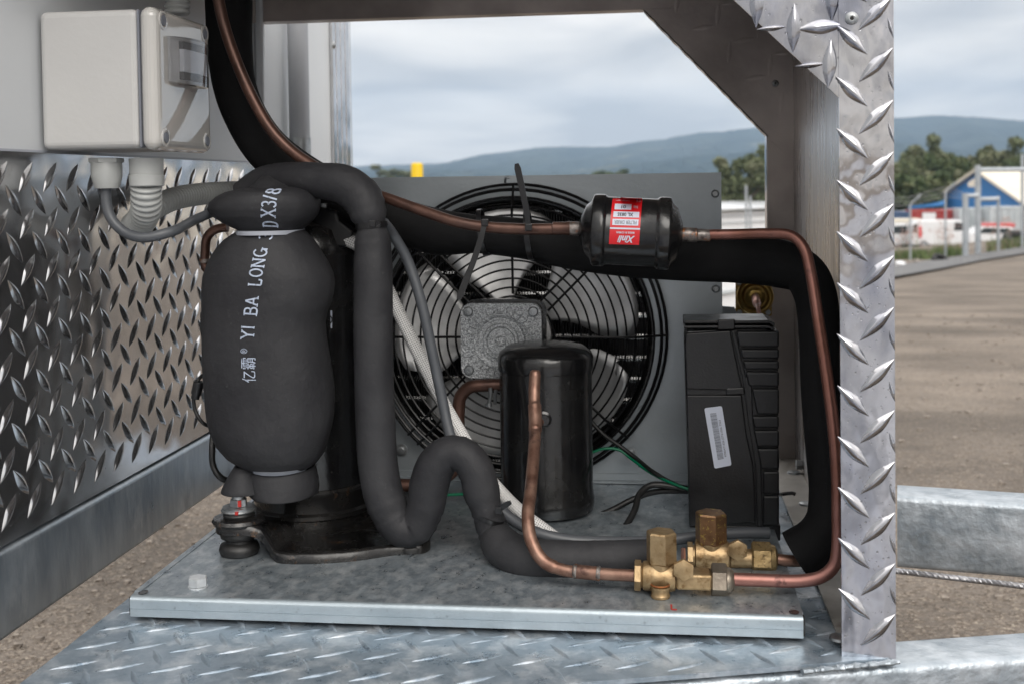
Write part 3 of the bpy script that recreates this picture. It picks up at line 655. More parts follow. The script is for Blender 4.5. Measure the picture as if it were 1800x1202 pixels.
# ================================================================ TRAILER
YF, YR, XW, ZF = .93, 1.576, -.55, -.022
XA, XB = P(1477, 600, YF).x, P(1573, 600, YF).x
XE = PX(608, 150, XW).y; XE0 = PX(580, 150, XW).y      # far end of the body wall and its trim
zpb = PX(0, 965, XW+.003).z; zpt = PX(0, 266, XW+.003).z; zrb = PX(0, 1130, XW+.008).z
body = thing('trailer_body', (XW, 1.2, zrb), 'white trailer body wall with tread plate kick panel on the left', 'trailer body')
mb = MB(); box(mb, XW-.06, XW, -.3, XE, zpb, 1.3); mb.build('wall_panel', M['wall'], body, 0)
mb = MB(); box(mb, XW+.0005, XW+.003, -.3, XE0-.003, zpb+.001, zpt)
treads(mb, (XW+.003, 0, 0), (0, 1, 0), (0, 0, 1), (1, 0, 0), .62, XE0, zpb-.01, zpt+.01, ln=.037, wd=.0115, h=.0030, ang=48, pu=.0205, pv=.0405, ph=(.9, .02),
       keep=lambda u, v: zpb+.004 < v-.011 and v+.011 < zpt)
mb.build('kick_plate', M['tread_wall'], body, 40)
mb = MB()
for z in (zpt+.0004,): box(mb, XW+.0004, XW+.0018, -.3, XE0, z, z+.002)
mb.build('sealant_bead', M['white_tie'], body, 0)
mb = MB(); box(mb, XW+.0006, XW+.006, XE0, XE+.004, zpb-.03, 1.3)
for k in range(4): box(mb, XW+.006, XW+.0072, XE0+.02+k*.03, XE0+.024+k*.03, zpb-.03, 1.3)
mb.build('corner_trim', M['tread_wall'], body, 20, bev=.001)
for py in (80,):
    p = PX(586, py, XW+.006); mb = MB(); lathe(mb, [(.007, 0), (.006, .002), (.003, .0038)], p, (1, 0, 0), 12); mb.build('rivet', M['steel'], body)
mb = MB(); yj = PX(451, 150, XW).y; box(mb, XW+.0002, XW+.012, PX(447, 100, XW).y, PX(447, 100, XW).y+.012, .38, 1.3); mb.build('panel_joint', M['wall'], body, 30, bev=.003)

mb = MB(); box(mb, XW-.05, XW+.008, -.3, XE, zrb, zpb-.0015); rail = mb.build('chassis_rail', M['galv_rail'], bev=.004, seg=3)
tag(rail, 'galvanised chassis rail running back under the tread plate kick panel', 'chassis rail')
mb = MB(); box(mb, XW-.03, -.40, 1.50, 1.57, -.046, -.0275); tag(mb.build('cross_member', M['paint'], bev=.003), 'dark cross member beneath the tray behind the compressor', 'beam')

# floor
fl = PZ(130, 1126, ZF).x; fA, fB = PZ(1010, 1200, ZF), PZ(1480, 1163, ZF); sl_ = (fB.y-fA.y)/(fB.x-fA.x)
fx = lambda x: fA.y+(x-fA.x)*sl_
mb = MB(); pts = [(fl, fx(fl), ZF-.004), (XB-.003, fx(XB), ZF-.004), (XB-.003, 1.64, ZF-.004), (fl, 1.64, ZF-.004)]; prism(mb, pts, (0, 0, .004))
A_ = R(32)
def floorlugs(mb):
    for i in range(-14, 20):
        for j in range(0, 10):
            for o, a in ((0, R(33)), (.5, R(-57))):
                x = -.5+(i+o)*.040; y = .70+(j+o)*.040
                if x-.017 < fl or x > XB-.02 or y-.012 < fx(x) or y > 1.1: continue
                lug(mb, (x, y, ZF), (math.cos(a), math.sin(a), 0), (0, 0, 1), .037, .0062, .0017)
floorlugs(mb)
tag(mb.build('floor_plate', M['galv_floor'], smooth=40), 'galvanised checker plate floor under the tray', 'floor plate')

# drawbar members (two galvanised box sections converging to the right)
def beam(name, f0, f1, w, h, zt, m, label, ext=(.0, .0), crooked=0):
    d = (f1-f0).normalized(); n = Vector((-d.y, d.x, 0)); a = f0-d*ext[0]; b = f1+d*ext[1]; mb = MB(); prof = []
    rr = .007
    for cx, cz, a0 in ((rr, -rr, 180), (w-rr, -rr, 90), (w-rr, -h+rr, 0), (rr, -h+rr, -90)):
        for k in range(5): t = R(a0-k*22.5); prof.append((cx+rr*math.cos(t), cz+rr*math.sin(t)))
    prism(mb, [a+n*x+Vector((0, 0, z)) for x, z in prof], b-a); o = mb.build(name, m, smooth=50); return tag(o, label, 'drawbar')
z1 = -.028
f0, f1 = PZ(1577, 872, z1), PZ(1800, 887, z1)
beam('drawbar_beam', Vector((f0.x, f0.y, z1)), Vector((f1.x, f1.y, z1)), .062, .087, z1, M['galv_bright'], 'galvanised drawbar beam behind the tread plate upright, with a steel rope beneath', (.0, .6))
g0, g1 = PZ(1577, 1122, z1), PZ(1800, 1107, z1); d = (g1-g0).normalized(); n_ = Vector((-d.y, d.x, 0)); 
wf = .052
beam('drawbar_beam', Vector((g0.x, g0.y, z1))-n_*wf, Vector((g1.x, g1.y, z1))-n_*wf, wf, .085, z1, M['galv_bright'], 'galvanised drawbar beam in the lower right corner, in front of the upright', (.75, .6))
# weld bead where post meets the beam
mb = MB(); w0, w1 = PZ(1410, 1173, ZF), PZ(1580, 1156, ZF); r = random.Random(3); ps = [w0.lerp(w1, i/60)+Vector((0, r.uniform(-.0006, .0006), -.003)) for i in range(61)]
tube(mb, ps, lambda s, T: .0024+.0002*math.sin(s*1100)+.0005*math.sin(s*431), 8, raw=True); tag(mb.build('weld_bead', M['galv_bright']), 'rough weld bead in front of the tread plate upright', 'weld')
# steel rope
mb = MB(); s0, s1 = P(1560, 1001, 1.36), P(1860, 1037, 1.30); m_ = 240
for k in range(6):
    tube(mb, [s0.lerp(s1, i/m_)+Vector((0, .0022*math.cos(i*.42+k*math.tau/6), .0022*math.sin(i*.42+k*math.tau/6))) for i in range(m_+1)], .0013, 5, raw=True)
tag(mb.build('steel_rope', M['rope']), 'twisted steel rope strung under the rear drawbar beam', 'rope')

# ---------------------------------------------------------------- equipment enclosure (right upright, gussets, rear frame, roof)
enc = thing('enclosure_frame', (XB, 1.25, ZF), 'aluminium enclosure frame with tread plate upright and corner gusset on the right', 'enclosure')
zbot = P(1530, 1156, YF).z; ZT = .63
mb = MB(); box(mb, XA, XB, YF, YF+.002, zbot, ZT)
for i in range(-4, 13):
    z = P(1497, 70, YF).z-(i-1)*.0400
    if z-.012 > zbot and z < ZT-.02: lug(mb, (P(1499, 500, YF).x, YF, z), (-1, 0, 1.0), (0, -1, 0), .034, .0100, .0030)
    z = P(1541, 23, YF).z-(i)*.0400
    if z-.016 > zbot and z < ZT-.02: lug(mb, (P(1541, 500, YF).x, YF, z), (1, 0, 1.0), (0, -1, 0), .037, .0100, .0030)
    z = P(1572, 50, YF).z-(i)*.0400
    if z-.016 > zbot and z < ZT-.02: lug(mb, (XB-.0022, YF, z), (-.28, 0, 1.0), (0, -1, 0), .017, .0032, .0016)
mb.build('upright', M['tread'], enc, 45)
mb = MB(); box(mb, XB-.002, XB, YF+.0022, YR, zbot, ZT)
treads(mb, (XB, 0, 0), (0, 1, 0), (0, 0, 1), (1, 0, 0), YF, YR, zbot, ZT, ln=.036, wd=.0078, h=.0022, ph=(YF+.017, .01))
mb.build('side_skin', M['brushed'], enc, 45)
# stiff ripples of the inner return
mb = MB(); x = P(1478, 600, YF).x
box(mb, XB-.0045, XB-.0022, YF+.003, YF+.10, zbot, ZT); mb.build('inner_lap', M['brushed'], enc, 0, bev=.001)
# front gusset
gp = [(1472.5, 171), (1472.5, -420), (840, -420)]
yg = YF+.0012
mb = MB(); prism(mb, [P(1477, 174, yg), P(1477, -330, yg), P(934, -330, yg)], (0, .002, 0))
for (px, py, a) in ((1395, 50, 88), (1458, 113, 86), (1330, 6, 88), (1463, -4, 88), (1444, 48, 4), (1356, 50, 3), (1424, 115, 3), (1380, -14, 3), (1303, -12, 3), (1270, -60, 88), (1350, -75, 88), (1425, -60, 88)):
    h = 1 if (px, py) not in ((1356, 50), (1424, 115)) else .6
    lug(mb, P(px, py, yg), (math.cos(R(a)), 0, math.sin(R(a))), (0, -1, 0), .038*h, .0115 if h == 1 else .005, .0026)
mb.build('front_gusset', M['tread'], enc, 45)
def rivet(px, py, Y, par, r=.0062, m='steel', nm='rivet', hole=True):
    c = P(px, py, Y); mb = MB(); lathe(mb, [(r, 0), (r*.95, r*.2), (r*.6, r*.42), (r*.42, r*.46), (r*.38, r*.25)], c, (0, -1, 0), 20); o = mb.build(nm, M[m], par)
    if hole:
        mb = MB(); lathe(mb, [(r*.3, r*.27), (r*.15, r*.35)], c, (0, -1, 0), 12); mb.build('rivet_hole', M['hole'], o)
rivet(1497, 33, YF, enc, .0052)
# rear frame
xr0, xr1 = P(1350, 500, YR).x, XB-.002
mb = MB(); box(mb, xr0, xr1, YR, YR+.003, zbot, ZT); mb.build('rear_upright', M['tread_dull'], enc, 0)
mb = MB(); box(mb, xr0-.0005, xr0+.0025, YR+.003, YR+.03, zbot, ZT-.1); mb.build('upright_return', M['tread'], enc, 0)
yy = YR-.0015
gpts = [P(1128, 16, yy), P(1350, 242, yy), P(1386, 277, yy), P(1404, 277, yy), P(1404, -110, yy), P(1020, -110, yy)]
mb = MB(); prism(mb, gpts, (0, .0012, 0))
r = random.Random(9)
ra = (P(1350, 242, yy)-P(1128, 16, yy))
for i in range(5):
    for j in range(4):
        q = P(1190+i*46+j*26, 5+i*44-j*22, yy); 
        if q.x < P(1395, 0, yy).x: lug(mb, q, (1, 0, .15) if (i+j) % 2 else (.1, 0, 1), (0, -1, 0), .034, .008, .0003)
mb.build('rear_gusset', M['tread_dull'], enc, 45)
mb = MB(); g0_, g1_ = P(1128, 16, yy), P(1350, 242, yy); gd = (g1_-g0_).normalized(); gn = Vector((gd.z, 0, -gd.x)); gn = gn if gn.z < 0 else -gn
prism(mb, [g0_, g1_, g1_-gn*.0015, g0_-gn*.0015], (0, .022, 0))
for i in range(10):
    c = g0_+gd*(.012+i*.0235)+Vector((0, .010, 0)); lug(mb, c, (gd*(1 if i % 2 else .6)+Vector((0, .5, 0))), gn, .024, .010, .0013)
mb.build('gusset_lip', M['tread'], enc, 45)
mb = MB(); zl = P(800, 27, YR).z; xl = P(449, 38, YR).x
box(mb, xl, P(1180, 10, YR).x, YR-.0035, YR-.001, zl, ZT); box(mb, xl, P(1180, 10, YR).x, YR-.0035, YR+.022, zl-.0015, zl-.0001); mb.build('rear_beam', M['tread_dull'], enc, 0)
mb = MB(); box(mb, XW+.001, P(449, 38, YR-.004).x, YR-.012, YR-.004, zl-.004, ZT); box(mb, P(430, 38, YR-.015).x, P(449, 38, YR-.015).x, YR-.016, YR-.0125, zl-.004, ZT); mb.build('wall_bracket', M['tread_dull'], enc, 0, bev=.0008)
rivet(432, 8, YR-.016, enc, .005); rivet(1363, 147, yy, enc, .0045)
mb = MB(); box(mb, XW+.001, XB, YF, YF+.003, P(1100, -260, YF).z, ZT); mb.build('front_beam', M['tread'], enc, 0)
# floor flange of the side skin
s0, s1, s2 = PZ(1381, 880, -.018), PZ(1478, 1140, -.018), PZ(1378, 824, -.018)
mb = MB(); xf = (s0.x+s1.x)/2; box(mb, xf, XB-.0025, YF+.004, YR-.001, -.0200, -.0175); mb.build('floor_flange', mat('dirty_aluminium', (.36, .34, .31), (.46, .44, .41), .5, .5, 30, 7, bump=.0003, bscale=90, c3=(.16, .13, .10), s3=22, f3=(.58, .7)), enc, 0)
for px, py in ((1395, 831), (1417, 886), (1476, 1122)):
    c = PZ(px, py, -.0175); mb = MB(); lathe(mb, [(.0085, 0), (.008, .002), (.004, .0035)], c, n=16); mb.build('rivet', M['steel'], enc)
mb = MB(); box(mb, XW+.001, XB, YF+.004, YR-.001, ZT+.001, ZT+.004); mb.build('roof_panel', M['tread_dull'], enc, 0)
c = P(1424, 816, 1.5); mb = MB(); hexa(mb, (XB-.002, c.y, c.z), (-1, 0, 0), .011, .008); mb.build('hex_bolt', M['steel'], enc, 30)
mb = MB(); U_, V_ = Vector((1, 0, 0)), Vector((0, 0, 1))
drops(mb, (XA, YF, zbot), U_, V_, (0, -1, 0), .002, XB-XA-.002, .01, .62, 620, .00035, .0010)
drops(mb, (P(1300, 0, yg).x, yg, P(1300, 180, yg).z), U_, V_, (0, -1, 0), 0, .085, 0, .09, 130, .0004, .0013, keep=lambda u, v: v > .085-u)
tag(mb.build('water_drops', M['water'], enc, 60), kind='stuff')
mb = MB(); drops(mb, (XW+.003, 0, 0), (0, 1, 0), (0, 0, 1), (1, 0, 0), .9, 1.5, zpb, zpb+.16, 300, .0003, .0008)
tag(mb.build('water_drops', M['water'], body, 60), kind='stuff')
# ================================================================ CONDENSING UNIT
bA, bB = PZ(228, 1046, 0), PZ(1415, 1086, 0)
yb = (bA.y+bB.y)/2; xbl, xbr = bA.x, bB.x
tray = thing('base_tray', ((xbl+xbr)/2, yb+.2, -.018), 'galvanised base tray with folded front edge carrying the cooling unit', 'base tray')
mb = MB(); box(mb, xbl+.001, xbr-.001, yb+.004, 1.44, -.0022, 0)
mb.build('tray_top', M['galv'], tray, 0)
mb = MB(); pf = []                                       # folded front edge: a quarter round, a face and a little return
for k in range(7): t = R(90-k*15); pf.append((yb+.0042-.0042*math.cos(t)+.0, -.0042+.0042*math.sin(t)))
pf = [(yb+.0042, 0)]+[(yb+.0042-.0042*math.sin(R(15*k)), -.0042+.0042*math.cos(R(15*k))) for k in range(1, 7)]+[(yb, -.0105), (yb+.0006, -.011), (yb+.0003, -.0175), (yb+.0018, -.0178), (yb+.0018, -.006), (yb+.0042, -.0021)]
prism(mb, [(xbl+.001, y, z) for y, z in pf], (xbr-xbl-.002, 0, 0)); mb.build('front_fold', M['zinc_edge'], tray, 30)
mb = MB(); box(mb, xbl, xbl+.0015, yb+.010, 1.44, -.017, -.0003); box(mb, xbl, xbl+.006, yb+.012, 1.44, -.0004, .0008); mb.build('side_fold', M['galv'], tray, 0)
mb = MB(); box(mb, xbr-.0015, xbr, yb+.010, 1.44, -.017, -.0003); mb.build('side_fold', M['galv'], tray, 0)
for x in (xbl+.0006, xbr-.0012):
    mb = MB(); box(mb, x-.0014, x+.0018, yb+.0022, yb+.0095, -.0172, -.0012); mb.build('corner_gap', M['hole'], tray, 0, bev=.0008)
for px, py in ((252, 1040), (1396, 1075)):
    mb = MB(); c = PZ(px, py, .0004); lathe(mb, [(.0052, 0), (.0052, .0002)], c, n=20, flat=.8); mb.build('rusty_hole', M['paint_rust'], tray)
mb = MB(); drops(mb, (0, 0, 0), (1, 0, 0), (0, 1, 0), (0, 0, 1), xbl+.01, xbr-.01, yb+.006, 1.3, 240, .0005, .0016)
drops(mb, (0, yb, 0), (1, 0, 0), (0, 0, 1), (0, -1, 0), xbl+.01, xbr-.01, -.010, -.005, 60, .0005, .0012)
tag(mb.build('water_drops', M['water'], tray, 60), kind='stuff')
c = PZ(348, 1031, 0); bt = MB(); lathe(bt, [(.0088, 0), (.0088, .0012)], c, n=20); hexa(bt, c+Vector((0, 0, .0012)), (0, 0, 1), .0150, .0080, rot=.3)
tag(bt.build('hex_bolt', M['bolt_bright'], smooth=30), 'hexagon bolt head on the left front corner of the tray', 'bolt')

# ---- condenser
YC = 1.372
cx = P(905, 590, YC); zc = cx.z; cxx = cx.x; RH = .163
xl, xr = P(596, 560, YC).x, P(1270, 560, YC).x; zt = P(940, 308.5, YC).z
cond = thing('condenser', ((xl+xr)/2, YC+.04, 0), 'grey sheet metal condenser panel with round fan opening and black fins', 'condenser')
mb = MB(); n = 64; inner = []; outer = []
for i in range(n):
    t = math.tau*i/n; dx, dz = math.cos(t), math.sin(t); inner.append(Vector((cxx+RH*dx, YC, zc+RH*dz)))
    s = min((xr-cxx)/dx if dx > 1e-6 else 9, (xl-cxx)/dx if dx < -1e-6 else 9, (zt-zc)/dz if dz > 1e-6 else 9, (.001-zc)/dz if dz < -1e-6 else 9)
    outer.append(Vector((cxx+s*dx, YC, zc+s*dz)))
for cxn in ((xr, zt), (xl, zt), (xr, .001), (xl, .001)):
    i = min(range(n), key=lambda k: (outer[k]-Vector((cxn[0], YC, cxn[1]))).length); outer[i] = Vector((cxn[0], YC, cxn[1]))
mb.add(inner+outer, [(i, (i+1) % n, n+(i+1) % n, n+i) for i in range(n)])
mb.build('front_panel', M['zinc'], cond, 0)
mb = MB(); box(mb, xl, xr, YC+.0004, YC+.065, zt-.0015, zt); box(mb, xr-.0015, xr, YC+.0004, YC+.065, .001, zt-.0016); box(mb, xl, xl+.0015, YC+.0004, YC+.065, .001, zt-.0016)
mb.build('panel_return', M['zinc'], cond, 0)
mb = MB(); box(mb, xl, xr, YC-.012, YC-.0003, .0008, .0022); box(mb, xl, xr, YC-.0018, YC-.0003, .0024, .010); mb.build('foot_flange', M['zinc'], cond, 0)
mb = MB(); w = .168; k = 0; x = cxx-w
while x < cxx+w:
    for q in range(3): box(mb, x+q*.0011, x+.0008+q*.0011, YC+.020+q*.0215, YC+.041+q*.0215, .006, zt-.004)
    x += .0033
mb.build('fins', M['fin'], cond, 0)
for row in range(14):
    z = .016+row*.0254
    if z > zt-.01: break
    mb = MB(); rod(mb, (cxx-w, YC+.028, z), (cxx+w, YC+.028, z), .0050, 10); mb.build('coil_tube', M['tubemetal'], cond)
mb = MB()
for k in range(2): box(mb, cxx-w-.004, cxx+w+.004, YC+.018+k*.046, YC+.019+k*.046, .003, .006)
mb.build('coil_tray', M['fin'], cond, 0)
mb = MB(); box(mb, cxx-w, cxx+w, YC+.092, YC+.093, .004, zt-.003); mb.build('dark_backing', M['fin'], cond, 0)  # black sheet added behind the coil so no daylight shows between fins
mb = MB(); lathe(mb, [(RH+.003, .000), (RH+.003, -.004), (RH-.001, -.005), (RH-.005, -.001), (RH-.006, .016)], (cxx, YC, zc), (0, 1, 0), 72, cap=False)
mb.build('fan_shroud', M['paint'], cond, 60)
for px, py in ((1257, 341), (1258, 508)):
    c = P(px, py, YC); mb = MB(); lathe(mb, [(.0048, 0), (.0046, .0012), (.0030, .0030), (.0015, .0030), (.0013, .0015)], c, (0, -1, 0), 16); mb.build('screw', M['steel'], cond)
px, py = 706, 790
c = P(px, py, YC); mb = MB(); lathe(mb, [(.0075, 0), (.0075, .0015), (.004, .002)], c, (0, -1, 0), 18); hexa(mb, c-Vector((0, .002, 0)), (0, -1, 0), .008, .004); mb.build('screw', M['steel'], cond, 30)

# ---- fan: guard, blades, motor
YG = 1.345
gc = Vector((P(905, 590, YG).x, YG, P(905, 590, YG).z))
fan = thing('condenser_fan', gc, 'five bladed fan behind a black wire guard with square cast motor', 'fan')
ring = lambda r_, y_, rr: tube(MB(), [gc+Vector((r_*math.cos(math.tau*i/72), y_, r_*math.sin(math.tau*i/72))) for i in range(72)], rr, 6, closed=True, raw=True)
rads = [.047+.0104*i for i in range(12)]
for q in rads:
    dome = -.004 if q > .145 else -.012
    ring(q, dome, .00125).build('guard_ring', M['guard'], fan)
for q, y_, rr in ((.170, .004, .0022), (.176, .014, .0020)): ring(q, y_, rr).build('guard_ring', M['guard'], fan)
def gwire(a, off, r0, r1):
    d = Vector((math.cos(R(a)), 0, math.sin(R(a)))); o = Vector((-d.z, 0, d.x))*off
    mb = MB(); tube(mb, [gc+d*r0+o+Vector((0, -.0125, 0)), gc+d*.142+o+Vector((0, -.0125, 0)), gc+d*.160+o+Vector((0, -.002, 0)), gc+d*r1+o+Vector((0, .006, 0))], .0016, 6, step=.02); mb.build('guard_stay', M['guard'], fan)
for a, o in ((0, 0), (180, 0), (90, 0), (45, .007), (45, -.007), (135, .008), (135, -.008), (225, .008), (225, -.008), (315, .007), (315, -.007)): gwire(a, o, .05, .176)
hubc = gc+Vector((0, .012, 0))
for k in range(5):
    a0 = R(36+72*k); mb = MB(); nu, nv = 14, 8; vs = []
    for i in range(nu+1):
        s = i/nu; rr = .036+.112*s
        half = R(12+20*min(1, s*1.9)) if s < .55 else R(32-5*((s-.55)/.45)**2); lean = R(-10*s)
        for j in range(nv+1):
            v = -1+2*j/nv; r2 = rr-(.010*abs(v)**3*(1 if s > .8 else 0)); t = a0+lean+half*v
            vs.append(hubc+Vector((r2*math.cos(t), .006-v*.010*(.3+s)+.004*math.sin(s*3)*(1-v*v), r2*math.sin(t))))
    m_ = nv+1; mb.add(vs, [(i*m_+j, i*m_+j+1, (i+1)*m_+j+1, (i+1)*m_+j) for i in range(nu) for j in range(nv)])
    o = mb.build('blade', M['blade'], fan, 60); s_ = o.modifiers.new('solid', 'SOLIDIFY'); s_.thickness = .0012
mb = MB(); lathe(mb, [(.042, .002), (.041, -.004), (.03, -.006), (.0, -.006)], hubc+Vector((0, .004, 0)), (0, 1, 0), 36, cap=False); mb.build('blade_hub', M['blade'], fan)
# motor
ym = 1.292; mA, mB_ = P(809, 534, ym), P(953, 665, ym); mc = (mA+mB_)/2; hw = (mB_.x-mA.x)/2; hh = (mA.z-mB_.z)/2
def rrect(c, hw, hh, r_, y, n=6):
    o = []
    for sx, sz, a0 in ((1, 1, 0), (-1, 1, 90), (-1, -1, 180), (1, -1, 270)):
        for k in range(n+1):
            t = R(a0+90*k/n); o.append(Vector((c.x+sx*(hw-r_)+r_*math.cos(t), y, c.z+sz*(hh-r_)+r_*math.sin(t))))
    return o
motor = MB(); prism(motor, rrect(mc, hw, hh, .012, ym), (0, .009, 0))
lathe(motor, [(.031, 0), (.0305, .0020), (.0285, .0020), (.026, -.0)], (mc.x, ym-.0001, mc.z), (0, -1, 0), 40, cap=False)
lathe(motor, [(.0205, 0), (.0195, .0036), (.0165, .0036), (.0150, .0005), (.006, .0008), (.005, .003), (.0, .0034)], (mc.x, ym-.0001, mc.z), (0, -1, 0), 40, cap=False)
for sx in (-1, 0, 1):
    for sz in (-1, 0, 1):
        if (sx, sz) != (0, 0) and (sx == 0 or sz == 0): lathe(motor, [(.005, 0), (.0045, .002), (.002, .0024)], (mc.x+sx*(hw-.006), ym, mc.z+sz*(hh-.006)), (0, -1, 0), 12)
for k in range(28):
    a = math.tau*k/28; d = Vector((math.cos(a), 0, math.sin(a))); pass
    p0 = Vector((mc.x, ym-.0001, mc.z))+d*.0315; rod(motor, p0, p0+d*.008, .0011, 6)
mo = motor.build('motor', M['cast'], fan, 40)
mb = MB(); prism(mb, rrect(mc+Vector((.003, 0, .002)), hw+.001, hh+.002, .014, ym+.0092), (0, .010, 0)); lathe(mb, [(.044, .012), (.044, .045), (.03, .055)], (mc.x, ym, mc.z), (0, 1, 0), 32); mb.build('motor_housing', M['paint'], fan, 40)
for sx, sz in ((-1, 1), (1, 1), (-1, -1), (1, -1)):
    c = Vector((mc.x+sx*(hw-.009), ym, mc.z+sz*(hh-.009))); mb = MB(); lathe(mb, [(.0058, 0), (.0056, .0016), (.0045, .0026), (.0020, .0028), (.0018, .0012)], c, (0, -1, 0), 18); mb.build('motor_screw', M['steel'], mo)

# ---- receiver (black cylinder) with copper outlet
yrc = 1.245; rc = P(961, 800, yrc); rr_ = L(84, yrc)*1.0; ztop = P(961, 600, yrc).z
rec = thing('liquid_receiver', (rc.x, yrc, 0), 'glossy black upright receiver tank in front of the fan', 'tank')
mb = MB(); H = ztop
lathe(mb, [(rr_*.86, .001), (rr_*.97, .003), (rr_, .010), (rr_, .016), (rr_*.985, .018), (rr_*.985, .022), (rr_*.975, .024), (rr_*.975, H-.030), (rr_*1.0, H-.0295), (rr_*1.01, H-.027), (rr_*1.01, H-.016), (rr_*.97, H-.011), (rr_*.80, H-.004), (rr_*.55, H-.001), (rr_*.28, H), (.0, H)], (rc.x, yrc, 0), n=64, cap=False)
mb.build('shell', M['paint'], rec, 50)
c = P(955, 737, yrc-rr_); mb = MB(); lathe(mb, [(.0085, -.004), (.0085, .003), (.006, .004), (.0055, .008), (.004, .008)], c+Vector((0, .002, 0)), Vector((.15, -1, .05)), 20); mb.build('port', M['paint'], rec)
mb = MB(); cyl = P(945, 745, yrc-rr_-.010); rod(mb, c+Vector((0, .002, 0)), cyl, .0045); mb.build('port_stub', M['copper'], rec)
p_ = [(941, 650, 1.150), (939, 690, 1.145), (941, 745, 1.125), (938, 800, 1.095), (932, 870, 1.055), (928, 905, 1.035), (934, 950, 1.018), (955, 985, 1.012), (990, 1001, 1.008), (1030, 1006, 1.006), (1075, 1009, 1.003), (1116, 1011, 1.0)]
mb = MB(); pts = [P(*q) for q in p_]; rr0 = L(10.6, 1.12)
tube(mb, pts, lambda s, T: rr0*(.6 if s < .0015 else (.9 if s < .004 else 1))*(1.0 if s < T*.76 else .90)*(1.14 if abs(s-T*.17) < .015 else 1), 18, step=.0015)
lp = mb.build('liquid_pipe', M['copper']); tag(lp, 'weathered copper pipe bending down in front of the black receiver to the front brass valve', 'pipe')
mb = MB(); a, b = P(1012, 1003.5, 1.007), P(1052, 1007.5, 1.0045); tube(mb, [a, a.lerp(b, .5), b], rr0*1.05, 18, step=.002); sj = mb.build('brazed_joint', M['copper'], lp); mb = MB()
for q in (a, b): lathe(mb, [(rr0*.95, -.0022), (rr0*1.13, -.0008), (rr0*1.13, .0008), (rr0*.95, .0022)], q, b-a, 18, cap=False)
mb.build('solder_ring', M['solder'], sj)
# small copper elbow behind
mb = MB(); tube(mb, [P(882, 676, 1.27), P(850, 677, 1.27), (P(826, 680, 1.27)), P(810, 696, 1.27), P(806, 725, 1.27), P(806, 780, 1.27), P(800, 822, 1.27), P(770, 845, 1.265), P(726, 852, 1.26), P(702, 852, 1.26)], L(11.5, 1.27), 16)
tag(mb.build('copper_elbow', M['copper_dark']), 'short copper bend left of the black receiver under the fan motor', 'pipe')
mb = MB(); a = P(862, 694, 1.262); tube(mb, [a+Vector((0, 0, .008)), a, a-Vector((.002, 0, .010))], .0022, 8); tube(mb, [a+Vector((.006, 0, .006)), a-Vector((-.005, 0, .010))], .002, 8); lathe(mb, [(.004, 0), (.004, .003)], a-Vector((.002, 0, .012)), n=10)
tag(mb.build('clip', M['steel']), 'small metal clip hanging left of the receiver tank', 'clip')

# ---- compressor
YK = 1.200; kc = P(548, 700, YK); kr = L(108, YK)
comp = thing('compressor', (kc.x, YK, 0), 'black compressor shell on a pressed foot plate, half covered by foam', 'compressor')
mb = MB(); zt_ = P(548, 372, YK).z
lathe(mb, [(kr*.97, .044), (kr*.97, zt_-.045), (kr*1.0, zt_-.043), (kr*1.0, zt_-.035), (kr*.93, zt_-.018), (kr*.7, zt_-.005), (kr*.3, zt_), (0, zt_)], (kc.x, YK, 0), n=64, cap=False)
mb.build('shell', M['paint'], comp, 50)
mb = MB(); lathe(mb, [(kr*.94, .002), (kr*.985, .004), (kr*.99, .0125), (kr*1.035, .0145), (kr*1.035, .0185), (kr*.99, .021), (kr*.99, .036), (kr*1.0, .0375), (kr*1.0, .0415), (kr*.972, .0435)], (kc.x, YK, 0), n=64, cap=False); mb.build('base_ring', M['paint_rust'], comp, 40)
# foot plate: pressed plate with arms to the rubber mounts
m1 = P(422, 1010, 1.075); m2 = P(720, 962, 1.135); m1.z = 0; m2 = PZ(722, 966, 0)
mb = MB(); q = []
def fp(px, py, z): v = PZ(px, py, z); return v
zf = .021
outl = [(m1.x-.021, m1.y-.006), (m1.x-.012, m1.y-.02), (m1.x+.012, m1.y-.02), (m1.x+.03, m1.y-.016), (m1.x+.05, m1.y-.026), (m1.x+.075, m1.y-.026), (m1.x+.115, m1.y-.015), (m2.x-.012, m2.y-.018), (m2.x+.014, m2.y-.010), (m2.x+.018, m2.y+.008), (m2.x, m2.y+.03), (m2.x-.02, 1.32), (m1.x+.02, 1.32), (m1.x+.02, m1.y+.05), (m1.x-.012, m1.y+.02), (m1.x-.021, m1.y+.008)]
sm = spline([Vector((x, y, 0)) for x, y in outl], .004, True)
n = len(sm); cg = Vector((kc.x, YK-.03, 0)); vs = []
def zfoot(p):
    d = (p-m1).length; t = min(1, max(0, (d-.022)/.030)); t = t*t*(3-2*t); return (.034*(1-t)+.0095*t)
rings_ = [(-.0, -.009), (0, -.0015), (.002, 0), (.5, 0)]
for ins, dz in ((.0, -.010), (.0, -.002), (.0022, 0.0), (.0075, .0004), (.011, -.0022)):
    for p in sm:
        d = (cg-p).normalized(); c2 = m1 if (p-m1).length < .03 else None
        if c2 is not None: d = (Vector((c2.x+.012, c2.y+.012, 0))-p).normalized()
        v = p+d*ins; vs.append(Vector((v.x, v.y, zfoot(p)+dz)))
mb.add(vs+[Vector((cg.x, cg.y, .004))], [(j*n+i, j*n+(i+1) % n, (j+1)*n+(i+1) % n, (j+1)*n+i) for j in range(4) for i in range(n)]+[(4*n+i, 4*n+(i+1) % n, 5*n) for i in range(n)])
mb.build('foot_plate', M['paint_rust'], comp, 50)
lathe(MB(), [(1, 0), (1, 1)], (0, 0, 0))
mb = MB(); lathe(mb, [(.024, .030), (.0255, .033), (.024, .036), (.018, .037)], (m1.x, m1.y, 0), n=32, cap=True); mb.build('foot_ear', M['paint_rust'], comp, 50)
